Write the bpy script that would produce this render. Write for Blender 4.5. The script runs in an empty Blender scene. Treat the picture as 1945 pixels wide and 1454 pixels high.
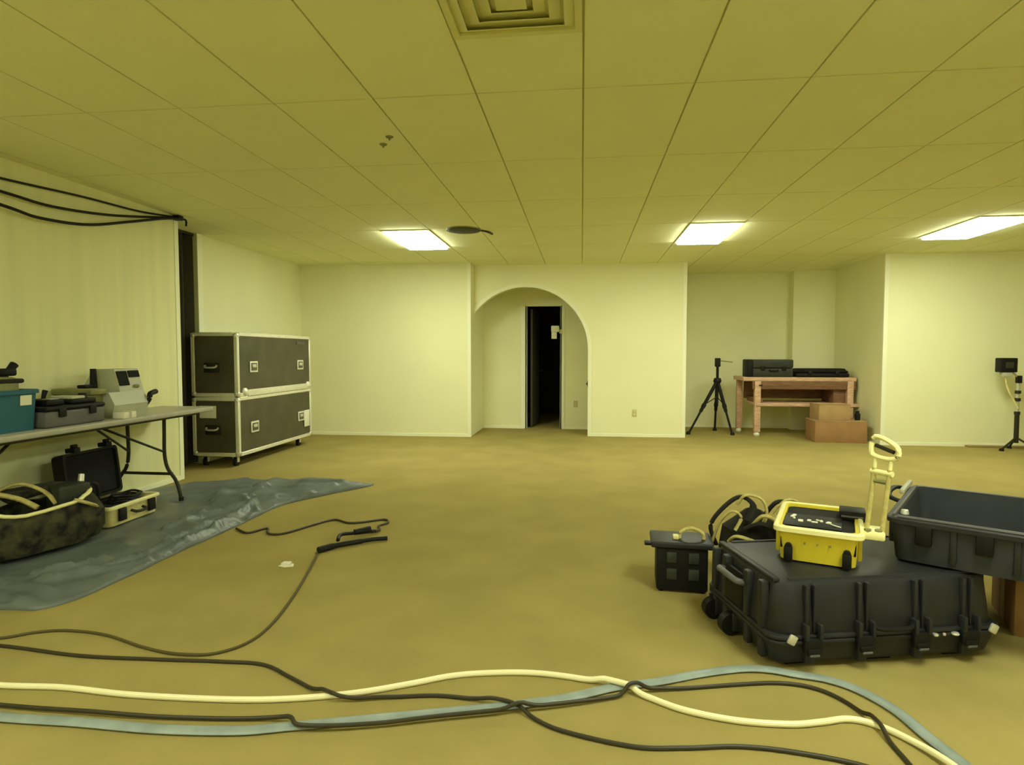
import bpy, bmesh, math, random
from mathutils import Vector, Matrix, noise
from mathutils.geometry import delaunay_2d_cdt
PI = math.pi
random.seed(7)
scene = bpy.context.scene
COL = scene.collection

# ------------------------------------------------------------------ camera, world, exposure
cam_d = bpy.data.cameras.new('camera')
cam_d.sensor_fit = 'HORIZONTAL'
cam_d.sensor_width = 36.0
cam_d.lens = 36.0 * 1150.0 / 1945.0
cam_d.clip_start = 0.05
cam = bpy.data.objects.new('camera', cam_d)
COL.objects.link(cam)
cam.location = (0, 0, 1.30)
cam.rotation_euler = (PI / 2 - math.radians(2.788), 0, math.radians(6.565))
scene.camera = cam

world = bpy.data.worlds.new('world')
scene.world = world
world.use_nodes = True
world.node_tree.nodes['Background'].inputs[0].default_value = (0.9, 1.0, 0.7, 1)
world.node_tree.nodes['Background'].inputs[1].default_value = 0.02

vs = scene.view_settings
vs.view_transform = 'Standard'
vs.look = 'None'
vs.gamma = 1.0
vs.use_curve_mapping = False
vs.exposure = 0.0
LAMP = 34.5                       # radiance of the fluorescent diffusers
LAMP_COL = (0.94, 1.0, 0.78)

CEIL = 2.68
COLW, ROWD, ROW0 = 0.567, 1.14, -0.17   # ceiling grid: column pitch, row pitch, a row line

# ------------------------------------------------------------------ mesh helpers
class MB:
    """collects shapes into one mesh"""
    def __init__(self):
        self.bm = bmesh.new()

    def box(self, x0, x1, y0, y1, z0, z1, bev=0.0, seg=2, rot=None, pivot=None):
        bm = self.bm
        r = bmesh.ops.create_cube(bm, size=1.0)
        vs_ = r['verts']
        c = Vector(((x0 + x1) / 2, (y0 + y1) / 2, (z0 + z1) / 2))
        s = Vector((abs(x1 - x0), abs(y1 - y0), abs(z1 - z0)))
        for v in vs_:
            v.co = Vector((v.co.x * s.x, v.co.y * s.y, v.co.z * s.z)) + c
        if bev > 0:
            es = list({e for v in vs_ for e in v.link_edges})
            g = bmesh.ops.bevel(bm, geom=es, offset=min(bev, min(s) * 0.49), segments=seg, affect='EDGES', profile=0.5)
            vs_ = list({v for f in g['faces'] for v in f.verts} | {v for v in vs_ if v.is_valid})
        if rot is not None:
            p = Vector(pivot) if pivot is not None else c
            for v in vs_:
                v.co = rot @ (v.co - p) + p
        return self

    def cyl(self, p0, p1, r0, r1=None, seg=14, caps=True):
        p0, p1 = Vector(p0), Vector(p1)
        r1 = r0 if r1 is None else r1
        d = (p1 - p0)
        if d.length < 1e-6:
            return self
        q = d.to_track_quat('Z', 'Y')
        bm = self.bm
        a, b = [], []
        for i in range(seg):
            t = 2 * PI * i / seg
            o = q @ Vector((math.cos(t), math.sin(t), 0))
            a.append(bm.verts.new(p0 + o * r0))
            b.append(bm.verts.new(p1 + o * r1))
        for i in range(seg):
            j = (i + 1) % seg
            bm.faces.new((a[i], a[j], b[j], b[i]))
        if caps:
            bm.faces.new(list(reversed(a)))
            bm.faces.new(b)
        return self

    def tube(self, pts, r, seg=8, flat=1.0, closed=False):
        """tube along points; flat < 1 squashes it vertically"""
        bm = self.bm
        P = [Vector(p) for p in pts]
        n = len(P)
        rings = []
        up = Vector((0, 0, 1))
        for i in range(n):
            if closed:
                t = P[(i + 1) % n] - P[i - 1]
            else:
                t = P[min(i + 1, n - 1)] - P[max(i - 1, 0)]
            t.normalize()
            u = up if abs(t.z) < 0.95 else Vector((1, 0, 0))
            side = t.cross(u).normalized()
            v = side.cross(t).normalized()
            rr = r[i] if isinstance(r, (list, tuple)) else r
            rings.append([bm.verts.new(P[i] + side * math.cos(2 * PI * k / seg) * rr + v * math.sin(2 * PI * k / seg) * rr * flat) for k in range(seg)])
        m = n if closed else n - 1
        for i in range(m):
            A, B = rings[i], rings[(i + 1) % n]
            for k in range(seg):
                l = (k + 1) % seg
                bm.faces.new((A[k], A[l], B[l], B[k]))
        if not closed:
            bm.faces.new(list(reversed(rings[0])))
            bm.faces.new(rings[-1])
        return self

    def prism(self, outline, a0, a1, axis='y'):
        """extrude a 2D outline; axis y: outline is (x,z); axis z: (x,y); axis x: (y,z)"""
        bm = self.bm
        def pt(u, v, a):
            return (u, a, v) if axis == 'y' else ((u, v, a) if axis == 'z' else (a, u, v))
        A = [bm.verts.new(pt(u, v, a0)) for u, v in outline]
        B = [bm.verts.new(pt(u, v, a1)) for u, v in outline]
        n = len(A)
        for i in range(n):
            j = (i + 1) % n
            bm.faces.new((A[i], A[j], B[j], B[i]))
        bm.faces.new(list(reversed(A)))
        bm.faces.new(B)
        return self

    def lathe(self, prof, c=(0, 0, 0), seg=20):
        bm = self.bm
        c = Vector(c)
        rings = []
        for r, z in prof:
            rings.append([bm.verts.new(c + Vector((r * math.cos(2 * PI * k / seg), r * math.sin(2 * PI * k / seg), z))) for k in range(seg)])
        for A, B in zip(rings, rings[1:]):
            for k in range(seg):
                l = (k + 1) % seg
                bm.faces.new((A[k], A[l], B[l], B[k]))
        if prof[0][0] > 1e-5:
            bm.faces.new(list(reversed(rings[0])))
        if prof[-1][0] > 1e-5:
            bm.faces.new(rings[-1])
        return self

    def tray(self, x0, x1, y0, y1, z0, z1, t, taper=0.0, bev=0.02):
        """open-topped box with wall thickness t; taper narrows the bottom"""
        def ring(a, z):
            r_ = bev
            pts = []
            for cx, cy, a0 in ((x1 - a - r_, y1 - a - r_, 0), (x0 + a + r_, y1 - a - r_, 90), (x0 + a + r_, y0 + a + r_, 180), (x1 - a - r_, y0 + a + r_, 270)):
                for k in range(4):
                    w = math.radians(a0 + 30 * k)
                    pts.append(self.bm.verts.new((cx + r_ * math.cos(w), cy + r_ * math.sin(w), z)))
            return pts
        R = [ring(taper, z0), ring(0, z1), ring(t, z1), ring(t + taper, z0 + t)]
        for A, B in zip(R, R[1:]):
            n = len(A)
            for k in range(n):
                l = (k + 1) % n
                self.bm.faces.new((A[k], A[l], B[l], B[k]))
        self.bm.faces.new(list(reversed(R[0])))
        self.bm.faces.new(R[-1])
        return self

    def hoop(self, x0, x1, y0, y1, z0, z1, t, bev=0.02):
        """rectangular rim with rounded corners, open in the middle"""
        def ring(a, z):
            r_ = max(bev - a * 0.6, 0.006)
            pts = []
            for cx, cy, a0 in ((x1 - a - r_, y1 - a - r_, 0), (x0 + a + r_, y1 - a - r_, 90), (x0 + a + r_, y0 + a + r_, 180), (x1 - a - r_, y0 + a + r_, 270)):
                for k in range(4):
                    w = math.radians(a0 + 30 * k)
                    pts.append(self.bm.verts.new((cx + r_ * math.cos(w), cy + r_ * math.sin(w), z)))
            return pts
        e = min(0.006, (z1 - z0) * 0.3)
        R = [ring(0, z0), ring(0, z1 - e), ring(e, z1), ring(t - e, z1), ring(t, z1 - e), ring(t, z0)]
        for i in range(len(R)):
            A, B = R[i], R[(i + 1) % len(R)]
            n = len(A)
            for k in range(n):
                l = (k + 1) % n
                self.bm.faces.new((A[k], A[l], B[l], B[k]))
        return self

    def mesh(self, name, m):
        bm = self.bm
        bmesh.ops.recalc_face_normals(bm, faces=bm.faces)
        for f in bm.faces:
            f.smooth = True
        for e in bm.edges:
            if len(e.link_faces) != 2 or e.calc_face_angle(0) > 0.62:
                e.smooth = False
        me = bpy.data.meshes.new(name)
        bm.to_mesh(me)
        bm.free()
        if m is not None:
            me.materials.append(m)
        return me

    def build(self, name, m, parent=None, loc=None, rot=None):
        o = bpy.data.objects.new(name, self.mesh(name, m))
        COL.objects.link(o)
        if parent is not None:
            o.parent = parent
        if loc is not None:
            o.location = loc
        if rot is not None:
            o.rotation_euler = rot
        return o


def tag(o, label, cat, group=None, kind=None):
    o['label'] = label
    o['category'] = cat
    if group:
        o['group'] = group
    if kind:
        o['kind'] = kind
    return o


def thing(name, label, cat, loc=(0, 0, 0), rotz=0.0, group=None):
    o = bpy.data.objects.new(name, None)
    o.empty_display_size = 0.05
    COL.objects.link(o)
    o.location = loc
    o.rotation_euler = (0, 0, rotz)
    return tag(o, label, cat, group)


def struct(name, mb, m, parent=None):
    o = mb.build(name, m, parent)
    o['kind'] = 'structure'
    return o


def spline(pts, n=10, closed=False):
    P = [Vector(p) for p in pts]
    out = []
    m = len(P)
    for i in range(m if closed else m - 1):
        if closed:
            p0, p1, p2, p3 = P[i - 1], P[i], P[(i + 1) % m], P[(i + 2) % m]
        else:
            p0, p1, p2, p3 = P[max(i - 1, 0)], P[i], P[i + 1], P[min(i + 2, m - 1)]
        for k in range(n):
            t = k / n
            out.append(0.5 * ((2 * p1) + (p2 - p0) * t + (2 * p0 - 5 * p1 + 4 * p2 - p3) * t * t + (3 * p1 - p0 - 3 * p2 + p3) * t ** 3))
    if not closed:
        out.append(P[-1])
    return out


# ------------------------------------------------------------------ materials
def material(name, col, rough=0.6, metal=0.0, var=0.0, scale=20.0, bump=0.0, bscale=None, spec=0.4, col2=None, stretch=None):
    m = bpy.data.materials.new(name)
    m.use_nodes = True
    nt = m.node_tree
    b = nt.nodes['Principled BSDF']
    b.inputs['Base Color'].default_value = (*col, 1)
    b.inputs['Roughness'].default_value = rough
    b.inputs['Metallic'].default_value = metal
    b.inputs['Specular IOR Level'].default_value = spec
    if var > 0 or col2 or bump > 0:
        tc = nt.nodes.new('ShaderNodeTexCoord')
        mp = nt.nodes.new('ShaderNodeMapping')
        nt.links.new(tc.outputs['Object'], mp.inputs['Vector'])
        if stretch:
            mp.inputs['Scale'].default_value = stretch
    if var > 0 or col2:
        nz = nt.nodes.new('ShaderNodeTexNoise')
        nz.inputs['Scale'].default_value = scale
        nz.inputs['Detail'].default_value = 5
        nt.links.new(mp.outputs[0], nz.inputs['Vector'])
        rp = nt.nodes.new('ShaderNodeValToRGB')
        lo = col2 if col2 else tuple(c * (1 - var) for c in col)
        hi = col if col2 else tuple(min(1, c * (1 + var)) for c in col)
        rp.color_ramp.elements[0].color = (*lo, 1)
        rp.color_ramp.elements[1].color = (*hi, 1)
        rp.color_ramp.elements[0].position = 0.35
        rp.color_ramp.elements[1].position = 0.65
        nt.links.new(nz.outputs['Fac'], rp.inputs['Fac'])
        nt.links.new(rp.outputs['Color'], b.inputs['Base Color'])
    if bump > 0:
        n2 = nt.nodes.new('ShaderNodeTexNoise')
        n2.inputs['Scale'].default_value = bscale or scale * 4
        n2.inputs['Detail'].default_value = 4
        nt.links.new(mp.outputs[0], n2.inputs['Vector'])
        bp = nt.nodes.new('ShaderNodeBump')
        bp.inputs['Strength'].default_value = bump
        bp.inputs['Distance'].default_value = 0.01
        nt.links.new(n2.outputs['Fac'], bp.inputs['Height'])
        nt.links.new(bp.outputs['Normal'], b.inputs['Normal'])
    return m


def emission(name, col, s):
    m = bpy.data.materials.new(name)
    m.use_nodes = True
    nt = m.node_tree
    for n in list(nt.nodes):
        nt.nodes.remove(n)
    o = nt.nodes.new('ShaderNodeOutputMaterial')
    e = nt.nodes.new('ShaderNodeEmission')
    e.inputs[0].default_value = (*col, 1)
    e.inputs[1].default_value = s
    nt.links.new(e.outputs[0], o.inputs[0])
    return m


M = dict(
    wall=material('wall_paint', (0.85, 0.84, 0.52), 0.75, var=0.02, scale=1.5, bump=0.05, bscale=140, spec=0.25),
    wall_dull=material('alcove_wall_paint', (0.85, 0.84, 0.52), 0.8, var=0.02, scale=2, bump=0.05, bscale=140, spec=0.2),
    panel=material('striped_wallcovering', (0.80, 0.79, 0.44), 0.75, var=0.04, scale=9, stretch=(1, 1, 0.04), bump=0.05, bscale=120, spec=0.25),
    trim=material('trim_and_halo_paint', (0.90, 0.90, 0.64), 0.6, spec=0.3),  # door trim, also the pale strips drawn for bright edge halos
    tile=material('ceiling_tile_board', (0.885, 0.885, 0.55), 0.9, var=0.02, scale=2.0, bump=0.12, bscale=180, spec=0.1),
    grid=material('ceiling_grid_paint', (0.66, 0.62, 0.32), 0.7, spec=0.2),
    carpet=material('tan_carpet', (0.355, 0.286, 0.094), 0.95, var=0.07, scale=2.2, bump=0.35, bscale=260, spec=0.05),
    dark_room=material('unlit_room_shade', (0.03, 0.028, 0.02), 0.9),  # darkness of the unlit spaces put into a near-black colour
    dark_door=material('dark_door_laminate', (0.05, 0.05, 0.03), 0.6),
    accordion=material('dark_brown_vinyl', (0.028, 0.022, 0.008), 0.6, var=0.2, scale=30),
    plate=material('almond_plastic', (0.60, 0.56, 0.28), 0.5),
    lens=emission('fluorescent_diffuser', LAMP_COL, LAMP),
    fix=material('white_enamel', (0.82, 0.80, 0.50), 0.5),
    diff=material('diffuser_enamel', (0.74, 0.72, 0.34), 0.5),
    vent_dark=material('dark_vent_metal', (0.05, 0.045, 0.012), 0.6),
    black=material('black_plastic', (0.007, 0.007, 0.006), 0.55, bump=0.08, bscale=220, spec=0.22),
    black2=material('charcoal_plastic', (0.021, 0.022, 0.022), 0.48, var=0.12, scale=6, bump=0.12, bscale=260, spec=0.32),
    blackin=material('charcoal_case_interior', (0.030, 0.033, 0.036), 0.65, var=0.15, scale=5),
    foam=material('black_foam', (0.006, 0.007, 0.006), 0.95, bump=0.3, bscale=150),
    rubber=material('black_rubber', (0.009, 0.008, 0.006), 0.55, spec=0.25),
    cordm=material('dark_brown_cord_sheath', (0.035, 0.028, 0.010), 0.5),
    thin_cord=material('olive_brown_cord_sheath', (0.085, 0.068, 0.016), 0.6),
    whitec=material('ivory_cable_sheath', (0.90, 0.84, 0.50), 0.4),
    hose=material('grey_flat_hose', (0.27, 0.32, 0.29), 0.45, var=0.12, scale=12),
    steel=material('bright_steel', (0.75, 0.73, 0.62), 0.35, metal=0.6),
    alu=material('aluminium_extrusion', (0.80, 0.78, 0.60), 0.42, metal=0.25, var=0.06, scale=30),
    lam=material('grey_brown_laminate', (0.085, 0.074, 0.042), 0.5, var=0.15, scale=4, bump=0.06, bscale=200),
    paper=material('white_paper', (0.80, 0.78, 0.60), 0.8),
    yellow=material('yellow_plastic', (0.72, 0.58, 0.035), 0.42, var=0.06, scale=4),
    yrim=material('pale_yellow_plastic', (0.90, 0.84, 0.40), 0.4),
    cream=material('cream_plastic', (0.72, 0.64, 0.26), 0.5, var=0.12, scale=14),
    tan=material('tan_webbing', (0.55, 0.47, 0.16), 0.8, var=0.15, scale=40, bump=0.3, bscale=300),
    camo=material('olive_camouflage_cloth', (0.062, 0.058, 0.022), 0.9, col2=(0.006, 0.006, 0.003), scale=14, bump=0.4, bscale=60),
    blackcloth=material('black_nylon_cloth', (0.014, 0.012, 0.007), 0.85, bump=0.4, bscale=120),
    tarp=material('blue_grey_tarpaulin', (0.130, 0.150, 0.138), 0.42, var=0.16, scale=5, bump=0.2, bscale=40),
    tabletop=material('grey_table_laminate', (0.42, 0.40, 0.31), 0.45, var=0.04, scale=10),
    leg=material('dark_tube_steel', (0.028, 0.026, 0.012), 0.45, metal=0.3),
    teal=material('teal_plastic', (0.018, 0.115, 0.165), 0.5, var=0.08, scale=4),
    greytray=material('mauve_grey_plastic', (0.115, 0.110, 0.105), 0.55, var=0.1, scale=8),
    instr=material('pale_grey_plastic', (0.48, 0.48, 0.34), 0.5, var=0.06, scale=8),
    olive=material('olive_green_metal', (0.23, 0.23, 0.085), 0.55, var=0.1, scale=10),
    pink=material('pinkish_wood', (0.62, 0.39, 0.25), 0.5, var=0.2, scale=8, stretch=(1, 8, 8)),
    redwood=material('reddish_brown_wood', (0.20, 0.10, 0.045), 0.6, var=0.25, scale=8, stretch=(1, 8, 8)),
    card=material('brown_cardboard', (0.34, 0.185, 0.07), 0.85, var=0.08, scale=6),
    card2=material('tan_cardboard', (0.42, 0.27, 0.12), 0.85, var=0.08, scale=6),
    tape=material('pale_packing_tape', (0.62, 0.48, 0.24), 0.5),
    greencase=material('dark_green_grey_plastic', (0.026, 0.032, 0.020), 0.5, var=0.15, scale=8),
    plank=material('brown_plank_wood', (0.30, 0.19, 0.06), 0.7, var=0.15, scale=8, stretch=(1, 10, 10)),
)

# ------------------------------------------------------------------ the room shell
struct('floor', MB().box(-5.2, 8.3, -6.2, 13.2, -0.12, 0.0), M['carpet'])
ceil = struct('ceiling', MB().box(-5.2, 8.3, -6.2, 13.2, CEIL + 0.012, CEIL + 0.14), M['grid'])

LIGHTS = {(-4, 6), (2, 6), (7, 6), (-4, 0), (2, 1), (7, 1), (-4, -4), (2, -4), (7, -4)}
GAP = 0.005
full = MB().box(GAP, COLW - GAP, GAP, ROWD - GAP, 0, 0.012).mesh('ceiling_tile', M['tile'])
half = MB().box(GAP, COLW - GAP, GAP, ROWD / 2 - GAP, 0, 0.012).mesh('ceiling_tile_half', M['tile'])
for r in range(1, 10):
    for c in range(-8, 13):
        if (c, r) in LIGHTS:
            continue
        x, y = c * COLW, ROW0 + r * ROWD
        me, yy = full, y
        if (c, r) == (-1, 2):
            me, yy = half, y + ROWD / 2
        o = bpy.data.objects.new('ceiling_tile', me)
        COL.objects.link(o)
        o.location = (x, yy, CEIL)
        o.parent = ceil

# left wall: a nearer block that ends short, then a slightly deeper stretch up to the corner
struct('wall_left', MB().box(-4.62, -4.08, -6.2, 5.78, 0, CEIL), M['panel'])
struct('wall_left_far', MB().box(-4.60, -4.43, 6.62, 9.34, 0, CEIL), M['wall'])
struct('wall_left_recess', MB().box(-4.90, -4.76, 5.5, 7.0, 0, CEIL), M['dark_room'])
# back wall, left stretch with its return into the arch passage
struct('wall_back_left', MB().prism([(-4.43, 9.20), (-1.70, 9.20), (-1.70, 10.35), (-1.84, 10.35), (-1.84, 9.34), (-4.43, 9.34)], 0, CEIL, 'z'), M['wall'])
# arch wall
AX, AZ, AR = -0.89, 1.345, 0.99
XL, XR = -1.70, 1.58
out = [(AX + AR, 0), (XR, 0), (XR, CEIL), (XL, CEIL)]
a_l = math.acos((XL - AX) / AR)
out.append((XL, AZ + AR * math.sin(a_l)))
for k in range(1, 40):
    a = a_l * (1 - k / 40)
    out.append((AX + AR * math.cos(a), AZ + AR * math.sin(a)))
out.append((AX + AR, AZ))
arch = struct('wall_back_arch', MB().prism(out, 9.50, 9.64), M['wall'])
# raised pale strip round the arch opening
mb = MB()
inner, outer = [], []
for k in range(0, 45):
    a = a_l * (1 - k / 44)
    inner.append((AX + (AR - 0.004) * math.cos(a), AZ + (AR - 0.004) * math.sin(a)))
    outer.append((AX + (AR + 0.055) * math.cos(a), AZ + (AR + 0.055) * math.sin(a)))
outer[0] = (XL + 0.001, outer[0][1] - 0.01)
inner.append((AX + AR - 0.004, 0)); outer.append((AX + AR + 0.055, 0))
mb.prism(inner + outer[::-1], 9.484, 9.50)
struct('trim_1', mb, M['trim'])
# passage behind the arch, its end wall with the dark doorway
struct('wall_passage_right', MB().box(0.34, 0.48, 9.64, 10.35, 0, CEIL), M['wall'])
DX0, DX1, DZ = -0.94, -0.36, 2.10
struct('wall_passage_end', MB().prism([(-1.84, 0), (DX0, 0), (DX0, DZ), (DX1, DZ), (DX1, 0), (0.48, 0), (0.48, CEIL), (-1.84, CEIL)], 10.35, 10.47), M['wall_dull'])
struct('trim_2', MB().box(DX0 - 0.10, DX0, 10.335, 10.35, 0, DZ).box(DX0 - 0.02, DX0 + 0.004, 10.335, 10.48, 0, DZ), M['trim'])
struct('trim_3', MB().box(DX1, DX1 + 0.07, 10.335, 10.35, 0, DZ).box(DX1 - 0.004, DX1 + 0.02, 10.335, 10.48, 0, DZ), M['trim'])
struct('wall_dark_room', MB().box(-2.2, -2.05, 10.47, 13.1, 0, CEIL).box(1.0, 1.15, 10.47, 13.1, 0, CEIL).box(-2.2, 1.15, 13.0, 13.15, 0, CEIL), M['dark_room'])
door = struct('door_1', MB().box(0, 0.56, -0.04, 0.0, 0.01, 2.06, 0.003), M['dark_door'])
door.location = (DX0 + 0.05, 10.52, 0); door.rotation_euler = (0, 0, math.radians(82))
kb = MB().cyl((0.50, -0.04, 0.98), (0.50, -0.09, 0.98), 0.012).lathe([(0.0, -0.02), (0.022, -0.012), (0.027, 0), (0.022, 0.012), (0.0, 0.02)], (0.50, -0.10, 0.98))
kb.build('door_knob', M['leg'], door)
# alcove on the right: side walls, back wall and a shallow chase
struct('wall_alcove_left', MB().box(1.44, 1.58, 9.64, 10.90, 0, CEIL), M['wall_dull'])
struct('wall_alcove_back', MB().box(1.44, 4.35, 10.90, 11.04, 0, CEIL), M['wall_dull'])
struct('wall_alcove_chase', MB().box(3.53, 4.20, 10.70, 10.90, 0, CEIL), M['wall_dull'])
struct('wall_alcove_right', MB().box(4.20, 4.34, 9.19, 10.90, 0, CEIL), M['wall_dull'])
struct('wall_back_right', MB().box(4.20, 8.14, 9.05, 9.19, 0, CEIL), M['wall'])
struct('wall_right', MB().box(8.0, 8.14, -6.2, 9.05, 0, CEIL), M['wall'])
struct('wall_rear', MB().box(-4.62, 8.14, -6.2, -6.06, 0, CEIL), M['wall'])

# bright edge halos along wall corners, added as pale strips
n = 4
for (x, y, sx, sy) in ((-1.70, 9.20, -1, 1), (1.58, 9.50, -1, 1), (4.20, 9.05, 1, 1)):
    struct('trim_%d' % n, MB().box(x, x + sx * 0.05, y - 0.005, y, 0, CEIL).box(x - sx * 0.004, x, y - 0.005, y + 0.03, 0, CEIL), M['trim'])
    n += 1
struct('trim_%d' % n, MB().box(-4.08, -4.074, 5.72, 5.78, 0, CEIL), M['trim']); n += 1
struct('trim_%d' % n, MB().box(-4.436, -4.424, 6.606, 6.70, 0, CEIL), M['trim']); n += 1
# pale strips added for the bright halo along wall bases; alcove has a baseboard
BB, BT = 0.045, 0.010
struct('base_halo_left', MB().box(-4.08, -4.08 + BT, -6.0, 5.72, 0, BB), M['trim'])
struct('base_halo_back_left', MB().box(-4.42, -1.75, 9.20 - BT, 9.20, 0, BB), M['trim'])
struct('base_halo_arch', MB().box(AX + AR + 0.056, 1.53, 9.50 - BT, 9.50, 0, BB), M['trim'])
struct('base_halo_passage', MB().box(-1.69, DX0 - 0.10, 10.35 - BT, 10.35, 0, BB).box(DX1 + 0.07, 0.34, 10.35 - BT, 10.35, 0, BB), M['trim'])
struct('baseboard_alcove', MB().box(1.58, 3.53, 10.90 - BT, 10.90, 0, BB).box(3.53, 4.20, 10.70 - BT, 10.70, 0, BB), M['trim'])
struct('base_halo_right', MB().box(4.25, 8.0, 9.05 - BT, 9.05, 0, BB), M['trim'])

# ------------------------------------------------------------------ ceiling fixtures
def troffer(c, r, label):
    x, y = c * COLW, ROW0 + r * ROWD
    t = thing('ceiling_light', label, 'ceiling light', (x + COLW / 2, y + ROWD / 2, CEIL - 0.012), 0, 'fluorescent ceiling lights')
    w, d, b = COLW / 2 - 0.004, ROWD / 2 - 0.004, 0.026
    f = MB()
    f.box(-w, w, -d, -d + b, 0, 0.022).box(-w, w, d - b, d, 0, 0.022)
    f.box(-w, -w + b, -d + b, d - b, 0, 0.022).box(w - b, w, -d + b, d - b, 0, 0.022)
    f.build('frame', M['fix'], t)
    MB().box(-w + b, w - b, -d + b, d - b, -0.026, 0.014, 0.010, 1).build('diffuser', M['lens'], t)
    return t
LBL = {(-4, 6): 'glowing ceiling light panel nearest the left wall, beside the dark round vent',
       (2, 6): 'glowing ceiling light panel in the middle, between the archway and the alcove',
       (7, 6): 'glowing ceiling light panel at the right edge of the picture',
       (-4, 0): 'ceiling light panel overhead left, out of the picture',
       (2, 1): 'ceiling light panel overhead in the middle, out of the picture',
       (7, 1): 'ceiling light panel overhead right, out of the picture',
       (-4, -4): 'ceiling light panel at the rear left, out of the picture',
       (2, -4): 'ceiling light panel at the rear middle, out of the picture',
       (7, -4): 'ceiling light panel at the rear right, out of the picture'}
for k in sorted(LIGHTS):
    troffer(k[0], k[1], LBL[k])

# square louvred air diffuser near the top of the picture
t = thing('air_diffuser', 'square ceiling air diffuser of nested louvre frames at the top of the picture', 'air vent',
          (-COLW / 2, ROW0 + 2 * ROWD + ROWD / 4, CEIL - 0.012))
def sq_ring(h0, h1, z0, z1):
    """sloping square louvre from half size h0 at z0 to h1 at z1"""
    m_ = MB()
    bm = m_.bm
    tk = 0.004
    R = []
    for h, z in ((h0, z0), (h0, z0 - 0.004), (h1, z1), (h1, z1 + 0.004)):
        R.append([bm.verts.new((sx * h, sy * h, z)) for sx, sy in ((-1, -1), (1, -1), (1, 1), (-1, 1))])
    for i in range(4):
        A, B = R[i], R[(i + 1) % 4]
        for k in range(4):
            l = (k + 1) % 4
            bm.faces.new((A[k], A[l], B[l], B[k]))
    return m_
hw = COLW / 2 - 0.006
fr = MB()
fr.box(-hw, hw, -hw, -hw + 0.03, 0, 0.02).box(-hw, hw, hw - 0.03, hw, 0, 0.02).box(-hw, -hw + 0.03, -hw + 0.03, hw - 0.03, 0, 0.02).box(hw - 0.03, hw, -hw + 0.03, hw - 0.03, 0, 0.02)
fr.build('frame', M['diff'], t)
for h0, h1 in ((0.250, 0.205), (0.190, 0.145), (0.130, 0.085)):
    sq_ring(h1, h0, 0.000, 0.016).build('louvre', M['diff'], t)
MB().box(-0.06, 0.06, -0.06, 0.06, -0.008, -0.004).build('centre_plate', M['diff'], t)
MB().box(-hw + 0.03, hw - 0.03, -hw + 0.03, hw - 0.03, 0.019, 0.022).build('throat', M['diff'], t)

# dark round vent beside the left light
t = thing('round_vent', 'dark shallow round vent in the ceiling beside the left light panel', 'air vent', (-1.32, 6.74, CEIL - 0.03))
MB().lathe([(0.0, 0.0), (0.12, 0.004), (0.17, 0.014), (0.185, 0.03), (0.0, 0.03)], seg=28).build('dish', M['vent_dark'], t)
MB().tube([(0.19 * math.cos(2 * PI * k / 28), 0.19 * math.sin(2 * PI * k / 28), 0.026) for k in range(28)], 0.008, 6, closed=True).build('rim', M['olive'], t)
MB().tube(spline([(0.18, 0.03, 0.026), (0.25, 0.10, 0.020), (0.29, 0.22, 0.016)], 5), 0.012, 6).build('pull_cord', M['vent_dark'], t)
# two little sprinkler escutcheons
for i, (x, y, lb) in enumerate(((-1.227, 3.82, 'tiny olive ceiling sprinkler head, the farther of the two'), (-1.311, 3.95, 'tiny olive ceiling sprinkler head, the nearer left one of the two'))):
    t = thing('sprinkler_head', lb, 'sprinkler', (x, y, CEIL - 0.016), 0, 'sprinkler heads in the ceiling tiles')
    MB().lathe([(0.0, 0.008), (0.022, 0.010), (0.026, 0.016), (0.0, 0.016)], seg=16).build('escutcheon', M['olive'], t)
    MB().cyl((0, 0, -0.006), (0, 0, 0.009), 0.007, seg=8).build('nozzle', M['olive'], t)

# wall outlets, switch, jamb fixture
def outlet(loc, label):
    t = thing('wall_outlet', label, 'outlet', loc)
    MB().box(-0.035, 0.035, -0.006, 0, -0.057, 0.057, 0.002).build('cover_plate', M['plate'], t)
    for dz in (-0.022, 0.022):
        MB().box(-0.016, 0.016, -0.009, -0.005, dz - 0.015, dz + 0.015, 0.004).build('socket', M['cream'], t)
outlet((0.815, 9.50, 0.371), 'almond wall outlet low on the wall right of the archway')
outlet((-0.10, 10.35, 0.43), 'almond wall outlet in the passage right of the dark doorway')
t = thing('jamb_switch', 'small dark switch inside the right edge of the archway', 'switch', (AX + AR - 0.001, 9.57, 0.816))
MB().box(-0.012, 0, -0.025, 0.025, -0.045, 0.045, 0.002).build('plate', M['vent_dark'], t)
MB().box(-0.026, -0.012, -0.008, 0.008, -0.012, 0.014, 0.003).build('toggle', M['rubber'], t)
t = thing('door_alarm', 'small white boxy fixture fixed to the right jamb of the dark doorway', 'fixture', (DX1, 10.335, 1.65))
MB().box(-0.02, 0.03, -0.03, 0, -0.02, 0.05, 0.004).build('bracket', M['fix'], t)
MB().box(-0.155, -0.02, -0.10, -0.01, 0.005, 0.11, 0.012).build('housing', M['paper'], t)
MB().box(-0.150, -0.06, -0.09, -0.02, -0.11, 0.005, 0.010).build('sounder', M['paper'], t)

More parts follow.
